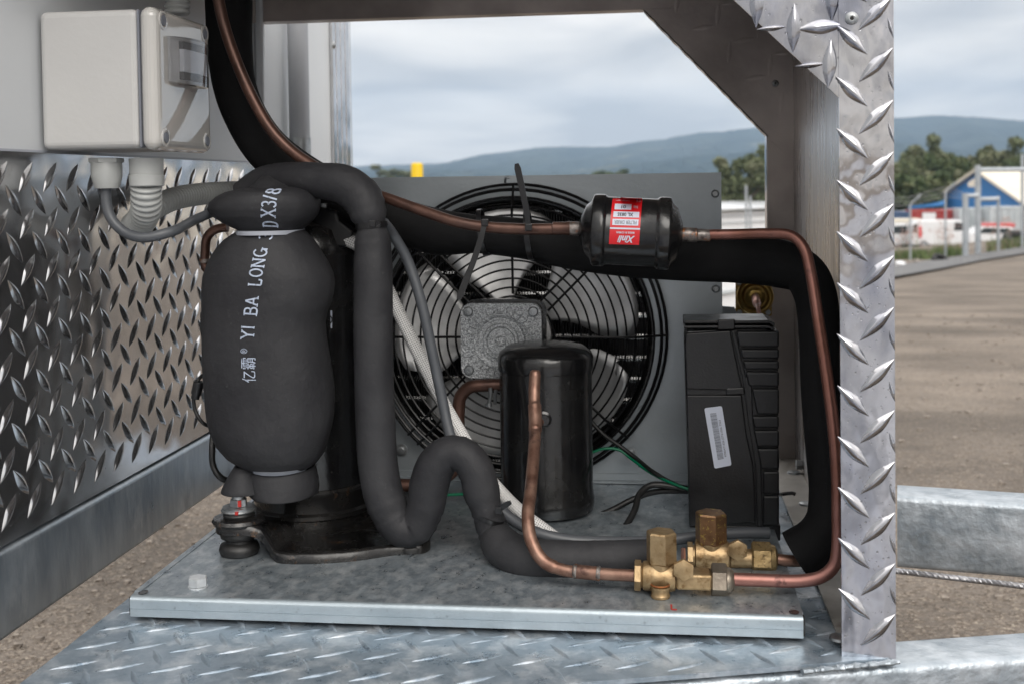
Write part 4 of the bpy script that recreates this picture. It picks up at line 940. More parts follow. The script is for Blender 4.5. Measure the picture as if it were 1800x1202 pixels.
def mount(c, k=1.0, short=False):
    mb = MB(); pr = [(.012, .0005), (.018, .001), (.0195, .005), (.018, .010), (.013, .0125), (.013, .0145), (.0175, .017), (.0185, .021), (.017, .0255), (.0125, .028), (.0125, .029)]
    if short: pr = [(.012, .0), (.0170, .001), (.0175, .0045), (.016, .008), (.012, .009)]
    lathe(mb, [(a*k, b) for a, b in pr], (c.x, c.y, 0), n=36); return mb.build('rubber_mount', M['rubber'], comp, 60)
mount(m1); mount(m2, .95, True)
mb = MB(); lathe(mb, [(.0145, .0372), (.015, .039), (.0135, .042)], (m1.x, m1.y, 0), n=32); mb.build('rubber_collar', M['rubber'], comp)
mb = MB(); lathe(mb, [(.0165, .0422), (.0168, .0432), (.0160, .0442), (.0155, .0446), (.0155, .0462), (.009, .0464)], (m1.x, m1.y, 0), n=36); wa = mb.build('washer', M['steel'], comp)
mb = MB(); hexa(mb, (m1.x, m1.y, .0464), (0, 0, 1), .0145, .0075, rot=.2); lathe(mb, [(.0062, .0538), (.006, .0565), (.0035, .059), (0, .0595)], (m1.x, m1.y, 0), n=18, cap=False); mb.build('nut', M['steel'], comp, 30)
mb = MB(); bx = m1.x+.0032
for (dx, z, y, w, h) in ((.0036, .0505, -.0076, .003, .006), (.004, .0438, -.0167, .003, .003)): box(mb, m1.x+dx-w/2, m1.x+dx+w/2, m1.y+y-.0003, m1.y+y+.002, z-h/2, z+h/2)
mb.build('paint_mark', M['redpaint'], wa, 0)
# terminal cover, sticker, seam
mb = MB(); t0 = [(556, 372), (598, 370), (604, 398), (640, 412), (610, 424), (575, 428), (552, 420)]
yq = 1.155; prism(mb, [P(a, b, yq) for a, b in [(548, 360), (592, 372), (597, 388), (622, 408), (606, 436), (556, 436), (548, 410)]], (0, .04, 0)); mb.build('terminal_cover', M['dark_plastic'], comp, 0, bev=.003, seg=3)
mb = MB(); hexa(mb, P(568, 368, 1.165), (0, 0, 1), .008, .006); rod(mb, P(568, 380, 1.165), P(568, 360, 1.165), .0022); mb.build('terminal_bolt', M['steel'], comp, 30)
ks = kc.x+kr*.30
mb = MB(); yst = YK-math.sqrt((kr*.97)**2-(P(577, 562, YK-kr).x-kc.x)**2)-.0008
prism(mb, [P(566, 546, yst), P(584, 546, yst), P(584, 577, yst), P(566, 577, yst)], (0, -.0004, 0)); stk = mb.build('sticker', M['label_white'], comp, 0)
mb = MB(); cst = P(576, 562, yst-.0007); lathe(mb, [(.0052, 0), (.0052, .0003), (.0040, .0003), (.0040, 0)], cst, (0, -1, 0), 24, cap=False)
v, f, w, h = txt('W'); mb.add([cst+Vector((q[0]*.005, -.0003, q[1]*.0045)) for q in v], f); mb.build('sticker_print', M['ink'], stk, 0)
# bits behind on the left
mb = MB(); prism(mb, [P(a, b, 1.19) for a, b in [(358, 478), (380, 478), (380, 640), (360, 640), (352, 590), (354, 530)]], (0, .02, 0)); box(mb, P(350, 530, 1.18).x, P(370, 530, 1.18).x, 1.18, 1.2, P(350, 590, 1.18).z, P(350, 548, 1.18).z)
mb.build('side_cover', M['dark_plastic'], comp, 0, bev=.002)
mb = MB(); tube(mb, [P(372, 480, 1.18), P(361, 470, 1.18), P(361, 440, 1.18), P(364, 418, 1.18), P(378, 404, 1.18), P(400, 400, 1.18)], L(8.5, 1.18), 14); cp = mb.build('copper_tube', M['copper_dark']); tag(cp, 'short brown copper tube curling out left of the foam wrapped tank', 'pipe')
mb = MB(); a = P(361, 462, 1.18); lathe(mb, [(L(10.5, 1.18), 0), (L(10.5, 1.18), .004)], a, n=16); mb.build('collar', M['solder'], cp)
def cable(nm, pts, wpx, m, label, cat='cable', n=12, grp=None, r=None):
    mb = MB(); ps = [P(*q) for q in pts]; tube(mb, ps, r or L(wpx/2, sum(q[2] for q in pts)/len(pts)), n); return tag(mb.build(nm, M[m]), label, cat, grp)
lead = cable('sensor_lead', [(376, 654, 1.12), (362, 656, 1.11), (349, 666, 1.1), (341, 690, 1.1), (343, 720, 1.1), (356, 742, 1.1), (380, 752, 1.12)], 7, 'rubber', 'thin black lead with a plug looping left of the foam wrapped tank')
mb = MB(); a, b = P(350, 670, 1.098), P(343, 700, 1.098); rod(mb, a, a.lerp(b, .72), L(10, 1.1), 14); rod(mb, a.lerp(b, .6), b, L(8, 1.1), 14); mb.build('plug', M['dark_plastic'], lead)
cable('black_hose', [(376, 750, 1.13), (373, 790, 1.12), (374, 815, 1.12), (385, 836, 1.12), (412, 848, 1.13), (440, 850, 1.14)], 12, 'rubber', 'black hose curving under the lower left of the foam wrapped tank', 'hose')

# ---- suction tank wrapped in foam
YT = 1.105
tank = thing('foam_wrapped_tank', (P(475, 830, YT).x, YT, .06), 'fat foam wrapped tank printed with pale blue letters', 'insulated tank')
sil = [(834, 440, 545, .60), (829, 424, 556, .7), (818, 404, 566, .85), (800, 388, 572, .95), (775, 377, 579, 1), (750, 371, 583, 1), (720, 368, 584.5, 1), (690, 366, 584, 1), (655, 364, 580, 1), (620, 363, 574, 1), (590, 362.5, 569, 1), (570, 362, 568, 1), (552, 362, 571, 1), (535, 362, 578, 1), (518, 361.5, 583, 1), (500, 362, 585, 1), (482, 364, 582, 1), (465, 370, 574, .97), (450, 377, 565, .93), (435, 386, 556, .87), (420, 399, 546, .78), (408, 417, 534, .68), (404, 423, 529, .64)]
def silh(mb, S, Y, d0, tilt=0, p=2.25, **k):
    rg = []
    for y, a, b, dd in S:
        q = min(1, max(0, (y-620)/180)); y = y-d0*dd*(y-325)/Y*q*q*(3-2*q)
        A, B = P(a, y, Y), P(b, y, Y); rg.append((((A.x+B.x)/2, Y, (A.z+B.z)/2), (B.x-A.x)/2, d0*dd))
    # finer rings
    fine = []
    for i in range(len(rg)-1):
        for t in (0, .33, .67): c0, a0, b0 = rg[i]; c1, a1, b1 = rg[i+1]; fine.append((tuple(c0[j]+(c1[j]-c0[j])*t for j in range(3)), a0+(a1-a0)*t, b0+(b1-b0)*t))
    fine.append(rg[-1]); loft(mb, fine, 64, p, **k)
mb = MB(); silh(mb, sil, YT, .054); ft = mb.build('foam_body', M['foam'], tank, 70)
sm_ = ft.modifiers.new('s', 'SMOOTH'); sm_.factor = .5; sm_.iterations = 2
capS = [(404, 423, 530, .66), (398, 410, 538, .75), (388, 392, 549, .86), (378, 377, 556, .95), (366, 370, 560, 1), (355, 374, 560, 1), (345, 386, 556, .97), (337, 402, 548, .9), (332, 424, 536, .75), (329, 446, 520, .4)]
mb = MB(); silh(mb, capS, YT, .050, p=2.1); fc = mb.build('foam_cap', M['foam'], tank, 70)
mb = MB(); loft(mb, [((P(476, 408, YT).x, YT, P(476, 411, YT).z), L(58.5, YT), .043), ((P(476, 408, YT).x, YT, P(476, 404, YT).z), L(58, YT), .043)], 48, 2.2); mb.build('neck_tie', M['white_tie'], tank)
mb = MB(); loft(mb, [((P(495, 830, YT).x, YT, P(495, 820, YT).z), L(52, YT), .036), ((P(495, 824, YT).x, YT, P(495, 813, YT).z), L(60, YT), .040)], 48, 2.1); mb.build('foot_tie', M['white_tie'], tank)
sk = [(886, 448, 556, 1), (880, 440, 557.5, 1), (862, 436, 556.5, .98), (845, 436, 553, .95), (836, 438, 550, .9)]
mb = MB(); silh(mb, sk, YT+.004, .040, p=2.1, cap=False); o = mb.build('foam_skirt', M['foam'], tank, 70); q = o.modifiers.new('t', 'SOLIDIFY'); q.thickness = .004
sk = [(874, 392, 470, 1), (868, 394, 468, 1), (850, 402, 462, .9), (835, 410, 456, .8), (822, 416, 450, .6)]
mb = MB(); silh(mb, sk, YT-.012, .028, p=2.0, cap=False); o = mb.build('foam_flap', M['foam'], tank, 70); q = o.modifiers.new('t', 'SOLIDIFY'); q.thickness = .004
# fold between cap and the hose
mb = MB(); loft(mb, [((P(488, 352, YT-.012).x, YT+.0, P(488, 356, YT).z), L(64, YT), .040), ((P(478, 335, YT).x, YT+.006, P(478, 330, YT).z), L(42, YT), .034), ((P(468, 318, YT).x, YT+.014, P(468, 309, YT).z), L(12, YT), .015)], 40, 2.0); o = mb.build('foam_fold', M['foam'], tank, 60)

# printing on the foam: strokes in a 1 x 1 box (x along the reading direction)
def arc(cx, cy, rx, ry, a0, a1, n=14): return [(cx+rx*math.cos(R(a0+(a1-a0)*i/n)), cy+ry*math.sin(R(a0+(a1-a0)*i/n))) for i in range(n+1)]
GL = {'Y': ([[(.12, 1), (.5, .5)], [(.88, 1), (.5, .5), (.5, 0)]], [(.12, 1), (.88, 1), (.5, 0)]),
      'I': ([[(.5, 0), (.5, 1)]], [(.5, 0), (.5, 1)]),
      'B': ([[(.2, 0), (.2, 1)], [(.2, 1), (.55, 1)]+arc(.55, .76, .26, .24, 90, -90)+[(.2, .52)], [(.55, .52)]+arc(.55, .26, .33, .26, 90, -90)+[(.2, 0)]], [(.15, 0), (.15, 1)]),
      'A': ([[(.12, 0), (.5, 1), (.88, 0)], [(.25, .34), (.75, .34)]], [(.12, 0), (.88, 0)]),
      'L': ([[(.22, 1), (.22, 0), (.85, 0), (.88, .25)]], [(.22, 1)]),
      'O': ([arc(.5, .5, .38, .5, 0, 360, 24)], []),
      'N': ([[(.15, 0), (.15, 1), (.85, 0), (.85, 1)]], [(.15, 0), (.12, 1), (.85, 1)]),
      'G': ([arc(.52, .5, .38, .5, 50, 335, 20), [(.88, .0), (.88, .42), (.6, .42)]], [(.88, .42)]),
      '3': ([arc(.45, .76, .30, .24, 150, -90, 14)+arc(.45, .27, .35, .27, 90, -150, 14)], []),
      'D': ([[(.2, 0), (.2, 1)], [(.2, 1), (.45, 1)]+arc(.45, .5, .4, .5, 90, -90)+[(.2, 0)]], [(.15, 0), (.15, 1)]),
      'X': ([[(.12, 0), (.88, 1)], [(.12, 1), (.88, 0)]], [(.12, 0), (.88, 0), (.12, 1), (.88, 1)]),
      '/': ([[(.2, -.05), (.8, 1.05)]], []),
      '8': ([arc(.5, .75, .27, .25, 0, 360, 18), arc(.5, .26, .34, .26, 0, 360, 18)], [])}
def glyph(ch, org, U, V, w=.13):                         # org: pixel of the lower left corner, U/V pixel vectors of reading and upward directions
    st, sf = GL[ch]; vs = []; fs = []; lu = math.hypot(*U); lv = math.hypot(*V)
    def T(x, y): return (org[0]+U[0]*x+V[0]*y, org[1]+U[1]*x+V[1]*y)
    wpx = w*lv
    def seg(a, b, ww):
        a, b = T(*a), T(*b); dx, dy = b[0]-a[0], b[1]-a[1]; l = math.hypot(dx, dy) or 1; nx, ny = -dy/l*ww/2, dx/l*ww/2; m = max(1, int(l/2)); k = len(vs)
        for i in range(m+1):
            t = i/m; x, y = a[0]+dx*t, a[1]+dy*t; vs.append((x+nx, y+ny)); vs.append((x-nx, y-ny))
        for i in range(m): fs.append((k+2*i, k+2*i+1, k+2*i+3, k+2*i+2))
    for s in st:
        for a, b in zip(s, s[1:]): seg(a, b, wpx)
    for x, y in sf: seg((x-.17, y), (x+.17, y), wpx*.62)
    return vs, fs
def stamp(mb, v2, fs, Y, tr, lift=.0005): mb.add(drape([P(x, y, Y) for x, y in v2], tr, lift=lift), fs)
dg = bpy.context.evaluated_depsgraph_get(); dg.update()
tb = bvh(ft); tcp = bvh(fc)
mb = MB()
for ch, x, y0, y1 in (('Y', 448, 596, 580), ('I', 448.5, 581, 569), ('B', 453.5, 555, 539), ('A', 455, 538, 521), ('L', 461, 504, 490), ('O', 462, 488, 472), ('N', 465, 471, 455), ('G', 466, 454, 437), ('3', 470, 424, 410)):
    v, f = glyph(ch, (x, y0), (2.2, y1-y0), (-21.5, -1.5)); stamp(mb, v, f, YT-.05, tb, .0012)
for s, x, y, w_, h_ in (('®', 432, 615.5, 9, 12), ('霸', 440, 637, 20, 25), ('亿', 441, 660, 20, 24)):
    v, f, tw, th = txt(s, 1, bold=.0); stamp(mb, [(x-q[1]*h_, y-q[0]*w_) for q in v], f, YT-.05, tb, .0012)
mb.build('printed_letters', M['print'], tank, 0)
mb = MB()
for ch, x, y0, y1 in (('D', 478, 402, 390), ('X', 479, 384, 368), ('3', 481, 367, 353), ('/', 482, 353, 344), ('8', 484.5, 343, 332)):
    v, f = glyph(ch, (x, y0), (2.4, y1-y0), (-22, -1.5)); stamp(mb, v, f, YT-.05, tcp, .0012)
mb.build('printed_letters', M['print'], tank, 0)

# ---- insulated hose: from the cap over the top, down, U bend, hump, and along the tray
hp = [(430, 345, 1.135), (462, 322, 1.13), (510, 315, 1.115), (560, 318, 1.105), (605, 325, 1.10), (636, 348, 1.095), (648, 378, 1.092), (652, 396, 1.092), (655, 425, 1.092), (656, 480, 1.09), (656, 560, 1.09), (657, 650, 1.09), (660, 740, 1.09), (665, 820, 1.09), (678, 880, 1.088), (702, 925, 1.086), (728, 928, 1.086), (748, 890, 1.086), (755, 850, 1.086), (768, 815, 1.086), (792, 796, 1.086), (820, 803, 1.084), (838, 830, 1.083), (846, 862, 1.083), (856, 898, 1.082), (866, 930, 1.082), (885, 962, 1.065), (925, 981, 1.05), (975, 984, 1.046), (1040, 982, 1.046), (1100, 980, 1.047), (1150, 978, 1.05)]
W_ = [30, 30, 31, 33, 36, 37, 33, 25, 33, 35, 35.5, 35.5, 36, 36, 36, 33, 32, 34, 36, 35, 32, 31, 32, 33, 27, 28, 35, 36, 34, 31, 30, 30]
mb = MB(); ps = [P(*q) for q in hp]; sp = spline(ps, .003)
# radius by nearest control point along the curve
cum = [0]
for i in range(1, len(ps)): cum.append(cum[-1]+(ps[i]-ps[i-1]).length)
def hr(s, T):
    s = s/T*cum[-1]
    for i in range(1, len(cum)):
        if s <= cum[i]:
            t = (s-cum[i-1])/max(1e-6, cum[i]-cum[i-1]); t = t*t*(3-2*t); k = .00045 if i in (5, 6, 8, 15, 16, 17, 20, 21, 25, 26) else .0001
            return L(W_[i-1]+(W_[i]-W_[i-1])*t, 1.09)+k*(math.sin(s*900)+.7*math.sin(s*1510+1))
    return L(W_[-1], 1.09)
tube(mb, sp, hr, 32, raw=True); hose = mb.build('insulated_hose', M['foam'], smooth=80); tag(hose, 'thick grey foam insulated hose looping from the tank top down and humping along the tray', 'insulated pipe')
# ---- black suction insulation sweeping from top left to the right upright and down
bp = [(398, -70, 1.19), (402, 0, 1.19), (404, 80, 1.19), (412, 150, 1.19), (432, 205, 1.19), (466, 258, 1.19), (520, 305, 1.19), (600, 350, 1.19), (690, 385, 1.18), (770, 408, 1.165), (840, 412, 1.155), (920, 420, 1.155), (1010, 436, 1.155), (1107, 446, 1.16), (1200, 452, 1.16), (1300, 456, 1.16), (1370, 464, 1.16), (1412, 480, 1.155), (1432, 515, 1.14), (1440, 580, 1.12), (1443, 680, 1.11), (1450, 780, 1.10), (1459, 860, 1.09), (1458, 915, 1.085), (1438, 952, 1.08), (1400, 976, 1.08)]
Wb = [44, 44, 42, 40, 40, 42, 44, 44, 42, 42, 34, 36, 39, 42, 42, 42, 42, 38, 36, 34, 33, 32, 34, 38, 42, 42]
ps = [P(*q) for q in bp]; cum2 = [0]
for i in range(1, len(ps)): cum2.append(cum2[-1]+(ps[i]-ps[i-1]).length)
def br(s, T):
    s = s/T*cum2[-1]
    for i in range(1, len(cum2)):
        if s <= cum2[i]: t = (s-cum2[i-1])/max(1e-6, cum2[i]-cum2[i-1]); return L(Wb[i-1]+(Wb[i]-Wb[i-1])*t, 1.15)
    return L(Wb[-1], 1.15)
mb = MB(); tube(mb, spline(ps, .004), br, 32, raw=True); si = mb.build('suction_insulation', M['black_foam'], smooth=80); tag(si, 'thick black foam tube sweeping from the top left, behind the filter, to the upright', 'insulated pipe')
# ---- copper liquid line on top of it
cpn = [(375, -60, 1.135), (384, 0, 1.135), (397, 55, 1.135), (418, 115, 1.135), (445, 175, 1.135), (476, 228, 1.135), (515, 268, 1.135), (570, 303, 1.13), (640, 335, 1.12), (690, 352, 1.11), (740, 370, 1.10), (800, 390, 1.09), (850, 399, 1.088), (920, 403, 1.086), (985, 403, 1.085)]
def lline(): 
    mb = MB(); tube(mb, [P(*q) for q in cpn], lambda s, T: L(11.0 if s < .5*T else 10, 1.1), 18); return mb
ll = lline().build('liquid_line', M['copper_dark']); tag(ll, 'brown copper pipe sweeping from the top left along the black foam to the filter', 'pipe')
YD = 1.085
mb = MB(); a, b = P(972, 402, YD), P(1002, 402, YD); lathe(mb, [(L(9, YD), -.001), (L(11.5, YD), 0), (L(11.5, YD), (b-a).length*.7), (L(13, YD), (b-a).length)], a, b-a, 20); mb.build('flared_sleeve', M['copper_dark'], ll)
# ---- filter drier
da, db = P(1018, 403, YD), P(1198, 412, YD); ax = (db-da).normalized(); ln = (db-da).length
dr = thing('filter_drier', (da+db)/2, 'black gloss cylindrical filter drier with a red label, lying across the black foam tube', 'filter')
k = L(1, YD); f_ = [(13, 0), (20, 1), (44, 12), (52, 21), (61, 24), (63, 27), (63.5, 40), (63, 45), (60.5, 47), (59.5, 50), (59.5, 134), (60.5, 137), (63, 139), (63.5, 143), (63.5, 157), (62, 160), (54, 163), (46, 172), (20, 181), (13, 182)]
mb = MB(); lathe(mb, [(r_*k, h*k*ln/(180*k)) for r_, h in f_], da, ax, 72); dro = mb.build('shell', M['paint'], dr, 50)
mb = MB(); a = P(1000, 402, YD); lathe(mb, [(L(12, YD), 0), (L(12.5, YD), .004), (L(12.5, YD), .012)], a, ax, 24); mb.build('inlet_stub', M['solder'], dr)
mb = MB(); a = db; lathe(mb, [(L(12.5, YD), -.001), (L(12.5, YD), L(26, YD)), (L(11, YD), L(28, YD)), (L(11, YD), L(48, YD)), (L(9.5, YD), L(50, YD))], a, ax, 24); mb.build('outlet_stub', M['solder'], dr)
trd = bvh(dro)
def dlab(pts, nsub, m, lift, parent, nm):                # label polygon (pixel quad) wrapped on the shell
    mb = MB(); (a, b, c, d) = pts; n = nsub; v = []
    for i in range(n+1):
        t = i/n
        for j in range(5):
            s = j/4; x = (a[0]*(1-s)+b[0]*s)*(1-t)+(d[0]*(1-s)+c[0]*s)*t; y = (a[1]*(1-s)+b[1]*s)*(1-t)+(d[1]*(1-s)+c[1]*s)*t; v.append(P(x, y, YD-.04))
    v = drape(v, trd, lift=lift); mb.add(v, [(i*5+j, (i+1)*5+j, (i+1)*5+j+1, i*5+j+1) for i in range(n) for j in range(4)]); return mb.build(nm, m, parent, 60)
# note: wrapped from the front; label quad given on the silhouette plane just ahead of the shell
LQ = lambda u, v: (1069.5+u*53.5+5.5*(1-v)*(1)+0*u, 347.5+v*83+u*1.5)
red = dlab([LQ(0, 0), LQ(1, 0), LQ(1, 1), LQ(0, 1)], 26, M['label_red'], .0004, dro, 'red_label')
def patch(u0, u1, v0, v1): return dlab([LQ(u0, v0), LQ(u1, v0), LQ(u1, v1), LQ(u0, v1)], 5, M['label_white'], .0007, red, 'label_panel')
patch(.10, .66, .14, .26); patch(.08, .94, .30, .42); patch(.07, .93, .46, .59); patch(0, 1, .64, .675)
def dtext(s, u, v, w, h, m, shear=0, bold=0, sf=1):
    vv, f, tw, th = txt(s, 1, shear, bold); mb = MB()
    mb.add(drape([P(*LQ(u-q[0]*w, v-q[1]*h*-1*-1), YD-.04) for q in vv] if False else [P(*LQ(u-q[0]*w, v+q[1]*h), YD-.04) for q in vv], trd, lift=.0009), f); return mb.build('label_text', m, red, 0)
dtext('Xinli', .56, .885, .58, .15, M['label_white'], .35, .03); dtext('MADE IN CHINA', .52, .745, .60, .045, M['label_white'], 0, .02)
dtext('FILTER DRIER', .50, .525, .74, .075, M['ink_grey'], 0, .02); dtext('XL 083S', .48, .36, .52, .075, M['ink'], 0, .03); dtext('01', .40, .20, .15, .07, M['ink'], 0, .02)
dtext('No', .80, .20, .14, .06, M['label_white']); dtext('C E', .88, .065, .14, .055, M['label_white'], 0, .02); dtext('Refrigeration', .35, .07, .45, .035, M['label_white'])
mb = MB(); 
dlab([LQ(.42, .93), LQ(.84, .93), LQ(.84, .942), LQ(.42, .942)], 2, M['label_white'], .0009, red, 'label_rule') if False else None
# copper line from the drier to the front valve
lp2 = [(1240, 413, 1.085), (1300, 412, 1.08), (1350, 411, 1.07), (1392, 415, 1.06), (1413, 436, 1.052), (1425, 480, 1.045), (1438, 560, 1.03), (1452, 650, 1.018), (1464, 740, 1.008), (1471, 820, 1.003), (1473, 900, 1.0), (1473, 960, 1.0), (1467, 992, 1.0), (1446, 1012, .999), (1410, 1020, .999), (1340, 1019, .999), (1285, 1017, .999)]
mb = MB(); tube(mb, [P(*q) for q in lp2], lambda s, T: L(9.6+1.6*s/T, 1.03), 18); o = mb.build('drier_outlet_pipe', M['copper_pink']); tag(o, 'reddish copper pipe from the filter down the upright to the front brass valve', 'pipe')
o.data.materials[0] = M['copper_mix'] = mat('red_brown_copper', (.20, .085, .06), (.33, .16, .135), .36, .75, 8, 5, .4, .6, bump=.0003, bscale=110, rvar=.08, c3=(.12, .06, .055), s3=70, f3=(.60, .7))
# ---- brass service valves
def stemcap(c, af, h, m, par): mb = MB(); hexa(mb, c, (0, 0, 1), af, h, ch=.09, rot=.25); return mb.build('stem_cap', M[m], par, 30)
YV = 1.0; kv = L(1, YV)
v1 = thing('service_valve', P(1170, 1045, YV), 'front brass service valve with hexagon caps and an open stub on the tray edge', 'valve', 'brass service valves')
ax0 = P(1118, 1010, YV); axe = P(1250, 1016, YV); vx = (axe-ax0).normalized()
at = lambda px, dy=0: P(px, 1010+(px-1118)*.045+dy, YV)
mb = MB(); hexa(mb, at(1115), vx, 46*kv, 12*kv, rot=.1); lathe(mb, [(22*kv, 12*kv), (20*kv, 15*kv)], at(1115), vx, 24); mb.build('inlet_nut', M['brass'], v1, 30)
mb = MB(); lathe(mb, [(21*kv, 0), (25*kv, 2*kv), (26*kv, 8*kv), (26*kv, 50*kv), (24*kv, 57*kv), (18*kv, 60*kv)], at(1129), vx, 36)
lathe(mb, [(22*kv, 0), (21*kv, 42*kv)], at(1162, -4), (0, 0, 1), 30)
mb.build('body', M['brass'], v1, 40)
c = P(1163, 988, YV); stemcap(c, 47*kv, 56*kv, 'brass', v1)
mb = MB(); lathe(mb, [(18*kv, 0), (18*kv, 4*kv)], c-Vector((0, 0, 3*kv)), n=24); mb.build('cap_washer', M['brass_brown'], v1)
mb = MB(); a = at(1188, 2); box(mb, a.x, a.x+62*kv, YV-.011, YV+.011, a.z-14*kv, a.z+14*kv); mb.build('side_block', M['brass'], v1, 0, bev=.002)
mb = MB(); hexa(mb, P(1201, 999, YV-.012), Vector((.05, -1, -.0)), 33*kv, 10*kv, rot=.5); rod(mb, P(1201, 1000, YV+.01), P(1201, 999, YV-.012), 13*kv, 16); mb.build('port_cap', M['brass'], v1, 30)
mb = MB(); hexa(mb, at(1250, 2), vx, 50*kv, 27*kv, rot=.3); o = mb.build('flare_nut', M['brass_grey'], v1, 30)
mb = MB(); lathe(mb, [(23*kv, 0), (22*kv, 6*kv), (17*kv, 12*kv), (11*kv, 14*kv)], at(1277, 2), vx, 30); mb.build('nut_shoulder', M['brass_grey'], o)
mb = MB(); prism(mb, [at(1253, -20), at(1278, -20), at(1278, -22.5), at(1253, -22.5)], (0, -.004, 0)) if False else None
mb = MB(); c = P(1161, 1062, YV-.012); c.z = .0005; zz_ = P(1161, 1034, YV-.012).z
lathe(mb, [(16.5*kv, 0), (17*kv, .002), (15.5*kv, .003), (15.5*kv, .0085), (17*kv, .0095), (17*kv, zz_), (12*kv, zz_), (11*kv, zz_-.006), (0, zz_-.006)], c, n=28, cap=False); st = mb.build('bottom_stub', M['brass'], v1, 40)
mb = MB(); lathe(mb, [(12*kv, 0), (11.5*kv, .0004), (9*kv, .0004)], (c.x, c.y, zz_-.0050), n=24, cap=False); lathe(mb, [(15.8*kv, .0105), (17.2*kv, .0112), (15.8*kv, .0122)], (c.x, c.y, 0), n=24, cap=False); mb.build('rust_ring', mat('orange_rust', (.30, .10, .02), (.16, .05, .015), .7, .2, 200), st)
mb = MB(); q = PZ(1180, 1068, .0003); box(mb, q.x-.0006, q.x+.0008, q.y-.003, q.y+.008, .0003, .0006); box(mb, q.x+.0005, q.x+.0045, q.y-.0045, q.y-.0025, .0003, .0007); mb.build('paint_mark', M['redpaint'], v1, 0)
YW = 1.075; kw = L(1, YW)
v2 = thing('service_valve', P(1260, 1000, YW), 'rear brass service valve with tall brown speckled hexagon cap', 'valve', 'brass service valves')
a2 = lambda px, dy=0: P(px, 976+(px-1209)*.03+dy, YW); wx = (a2(1350)-a2(1209)).normalized()
mb = MB(); hexa(mb, a2(1208), wx, 42*kw, 10*kw, rot=.1); lathe(mb, [(19*kw, 10*kw), (19*kw, 14*kw)], a2(1208), wx, 24); mb.build('inlet_nut', M['brass'], v2, 30)
mb = MB(); lathe(mb, [(20*kw, 0), (27*kw, 2*kw), (27*kw, 40*kw), (25*kw, 58*kw), (20*kw, 62*kw)], a2(1221, -2), wx, 36); lathe(mb, [(24*kw, 0), (23*kw, 40*kw)], P(1250, 990, YW), (0, 0, 1), 30)
lathe(mb, [(17*kw, 0), (17*kw, 40*kw)], a2(1280, 2), wx, 24); mb.build('body', M['brass'], v2, 40)
stemcap(P(1250, 953, YW), 48*kw, 54*kw, 'brass_brown', v2)
mb = MB(); hexa(mb, P(1296, 964, YW-.014), Vector((.02, -1, 0)), 31*kw, 11*kw, rot=.5); rod(mb, P(1296, 966, YW+.01), P(1296, 964, YW-.014), 13*kw, 16); mb.build('port_cap', M['brass'], v2, 30)
M['brass_speck'] = mat('speckled_brass', (.34, .23, .10), (.44, .32, .16), .40, .7, 90, 6, bump=.0008, bscale=160, c3=(.12, .08, .04), s3=300, f3=(.54, .66))
mb = MB(); hexa(mb, a2(1321, 0), wx, 48*kw, 34*kw, rot=.3); o = mb.build('flare_nut', M['brass_speck'], v2, 30)
mb = MB(); lathe(mb, [(24*kw, 0), (22*kw, 8*kw), (14*kw, 12*kw)], a2(1354, 0), wx, 30); mb.build('nut_shoulder', M['brass_speck'], o)
mb = MB(); q0 = a2(1326, 21); box(mb, q0.x, q0.x+L(24, YW), YW-.0140, YW-.0125, q0.z-.0006, q0.z+.0008); mb.build('paint_mark', M['redpaint'], o, 0)
mb = MB(); tube(mb, [P(1355, 981, YW), P(1390, 985, YW), P(1420, 985, 1.08)], L(10, YW), 14); tag(mb.build('suction_stub', M['copper']), 'short copper stub from the rear brass valve into the black foam end', 'pipe')
mb = MB(); rod(mb, P(1201, 965, 1.05), P(1201, 990, 1.03), .0022); tag(mb.build('valve_stem', M['copper_pink']), 'tiny copper capillary between the two brass valves', 'pipe')

# ---- electrical box
YE = 1.188
eb = thing('electrical_box', (P(1290, 940, YE).x, YE+.03, 0), 'black ribbed plastic electrical box with a white barcode sticker', 'electrical box')
E_ = lambda a, b, y=0: P(a, b, YE+y)
mb = MB(); prism(mb, [E_(1206, 582, .004), E_(1345, 576, .004), E_(1362, 585, .004), E_(1368, 600, .004), E_(1370, 905, .004), E_(1362, 925, .004), E_(1213, 925, .004), E_(1204, 600, .004)], (0, .058, 0)); mb.build('body', M['dark_plastic'], eb, 0, bev=.002)
mb = MB(); prism(mb, [E_(1204, 600), E_(1206, 586), E_(1284, 581), E_(1300, 660), E_(1304, 674), E_(1305, 686), E_(1207, 684)], (0, .006, 0)); mb.build('front_cover', M['dark_plastic'], eb, 0, bev=.0014, seg=3)
mb = MB(); prism(mb, [E_(1207, 694), E_(1300, 694), E_(1304, 694), E_(1312, 760), E_(1324, 815), E_(1327, 860), E_(1328, 918), E_(1212, 924)], (0, .006, 0)); mb.build('front_cover', M['dark_plastic'], eb, 0, bev=.0014, seg=3)
mb = MB(); prism(mb, [E_(1276, 682, -.0015), E_(1308, 681, -.0015), E_(1309, 693, -.0015), E_(1277, 694, -.0015)], (0, .008, 0)); mb.build('latch', M['dark_plastic'], eb, 0, bev=.001)
mb = MB(); prism(mb, [E_(1285, 581, .0015), E_(1292, 581, .0015), E_(1312, 664, .0015), E_(1321, 664, .0015), E_(1324, 740, .0015), E_(1338, 815, .0015), E_(1341, 925, .0015), E_(1331, 925, .0015), E_(1328, 820, .0015), E_(1316, 745, .0015), E_(1305, 665, .0015)], (0, .006, 0)); mb.build('edge_strip', M['dark_plastic'], eb, 0, bev=.001)
rows = [(582, 609), (613, 629), (634, 648), (653, 678), (683, 727), (731, 751), (756, 784), (788, 823), (828, 867), (871, 922)]
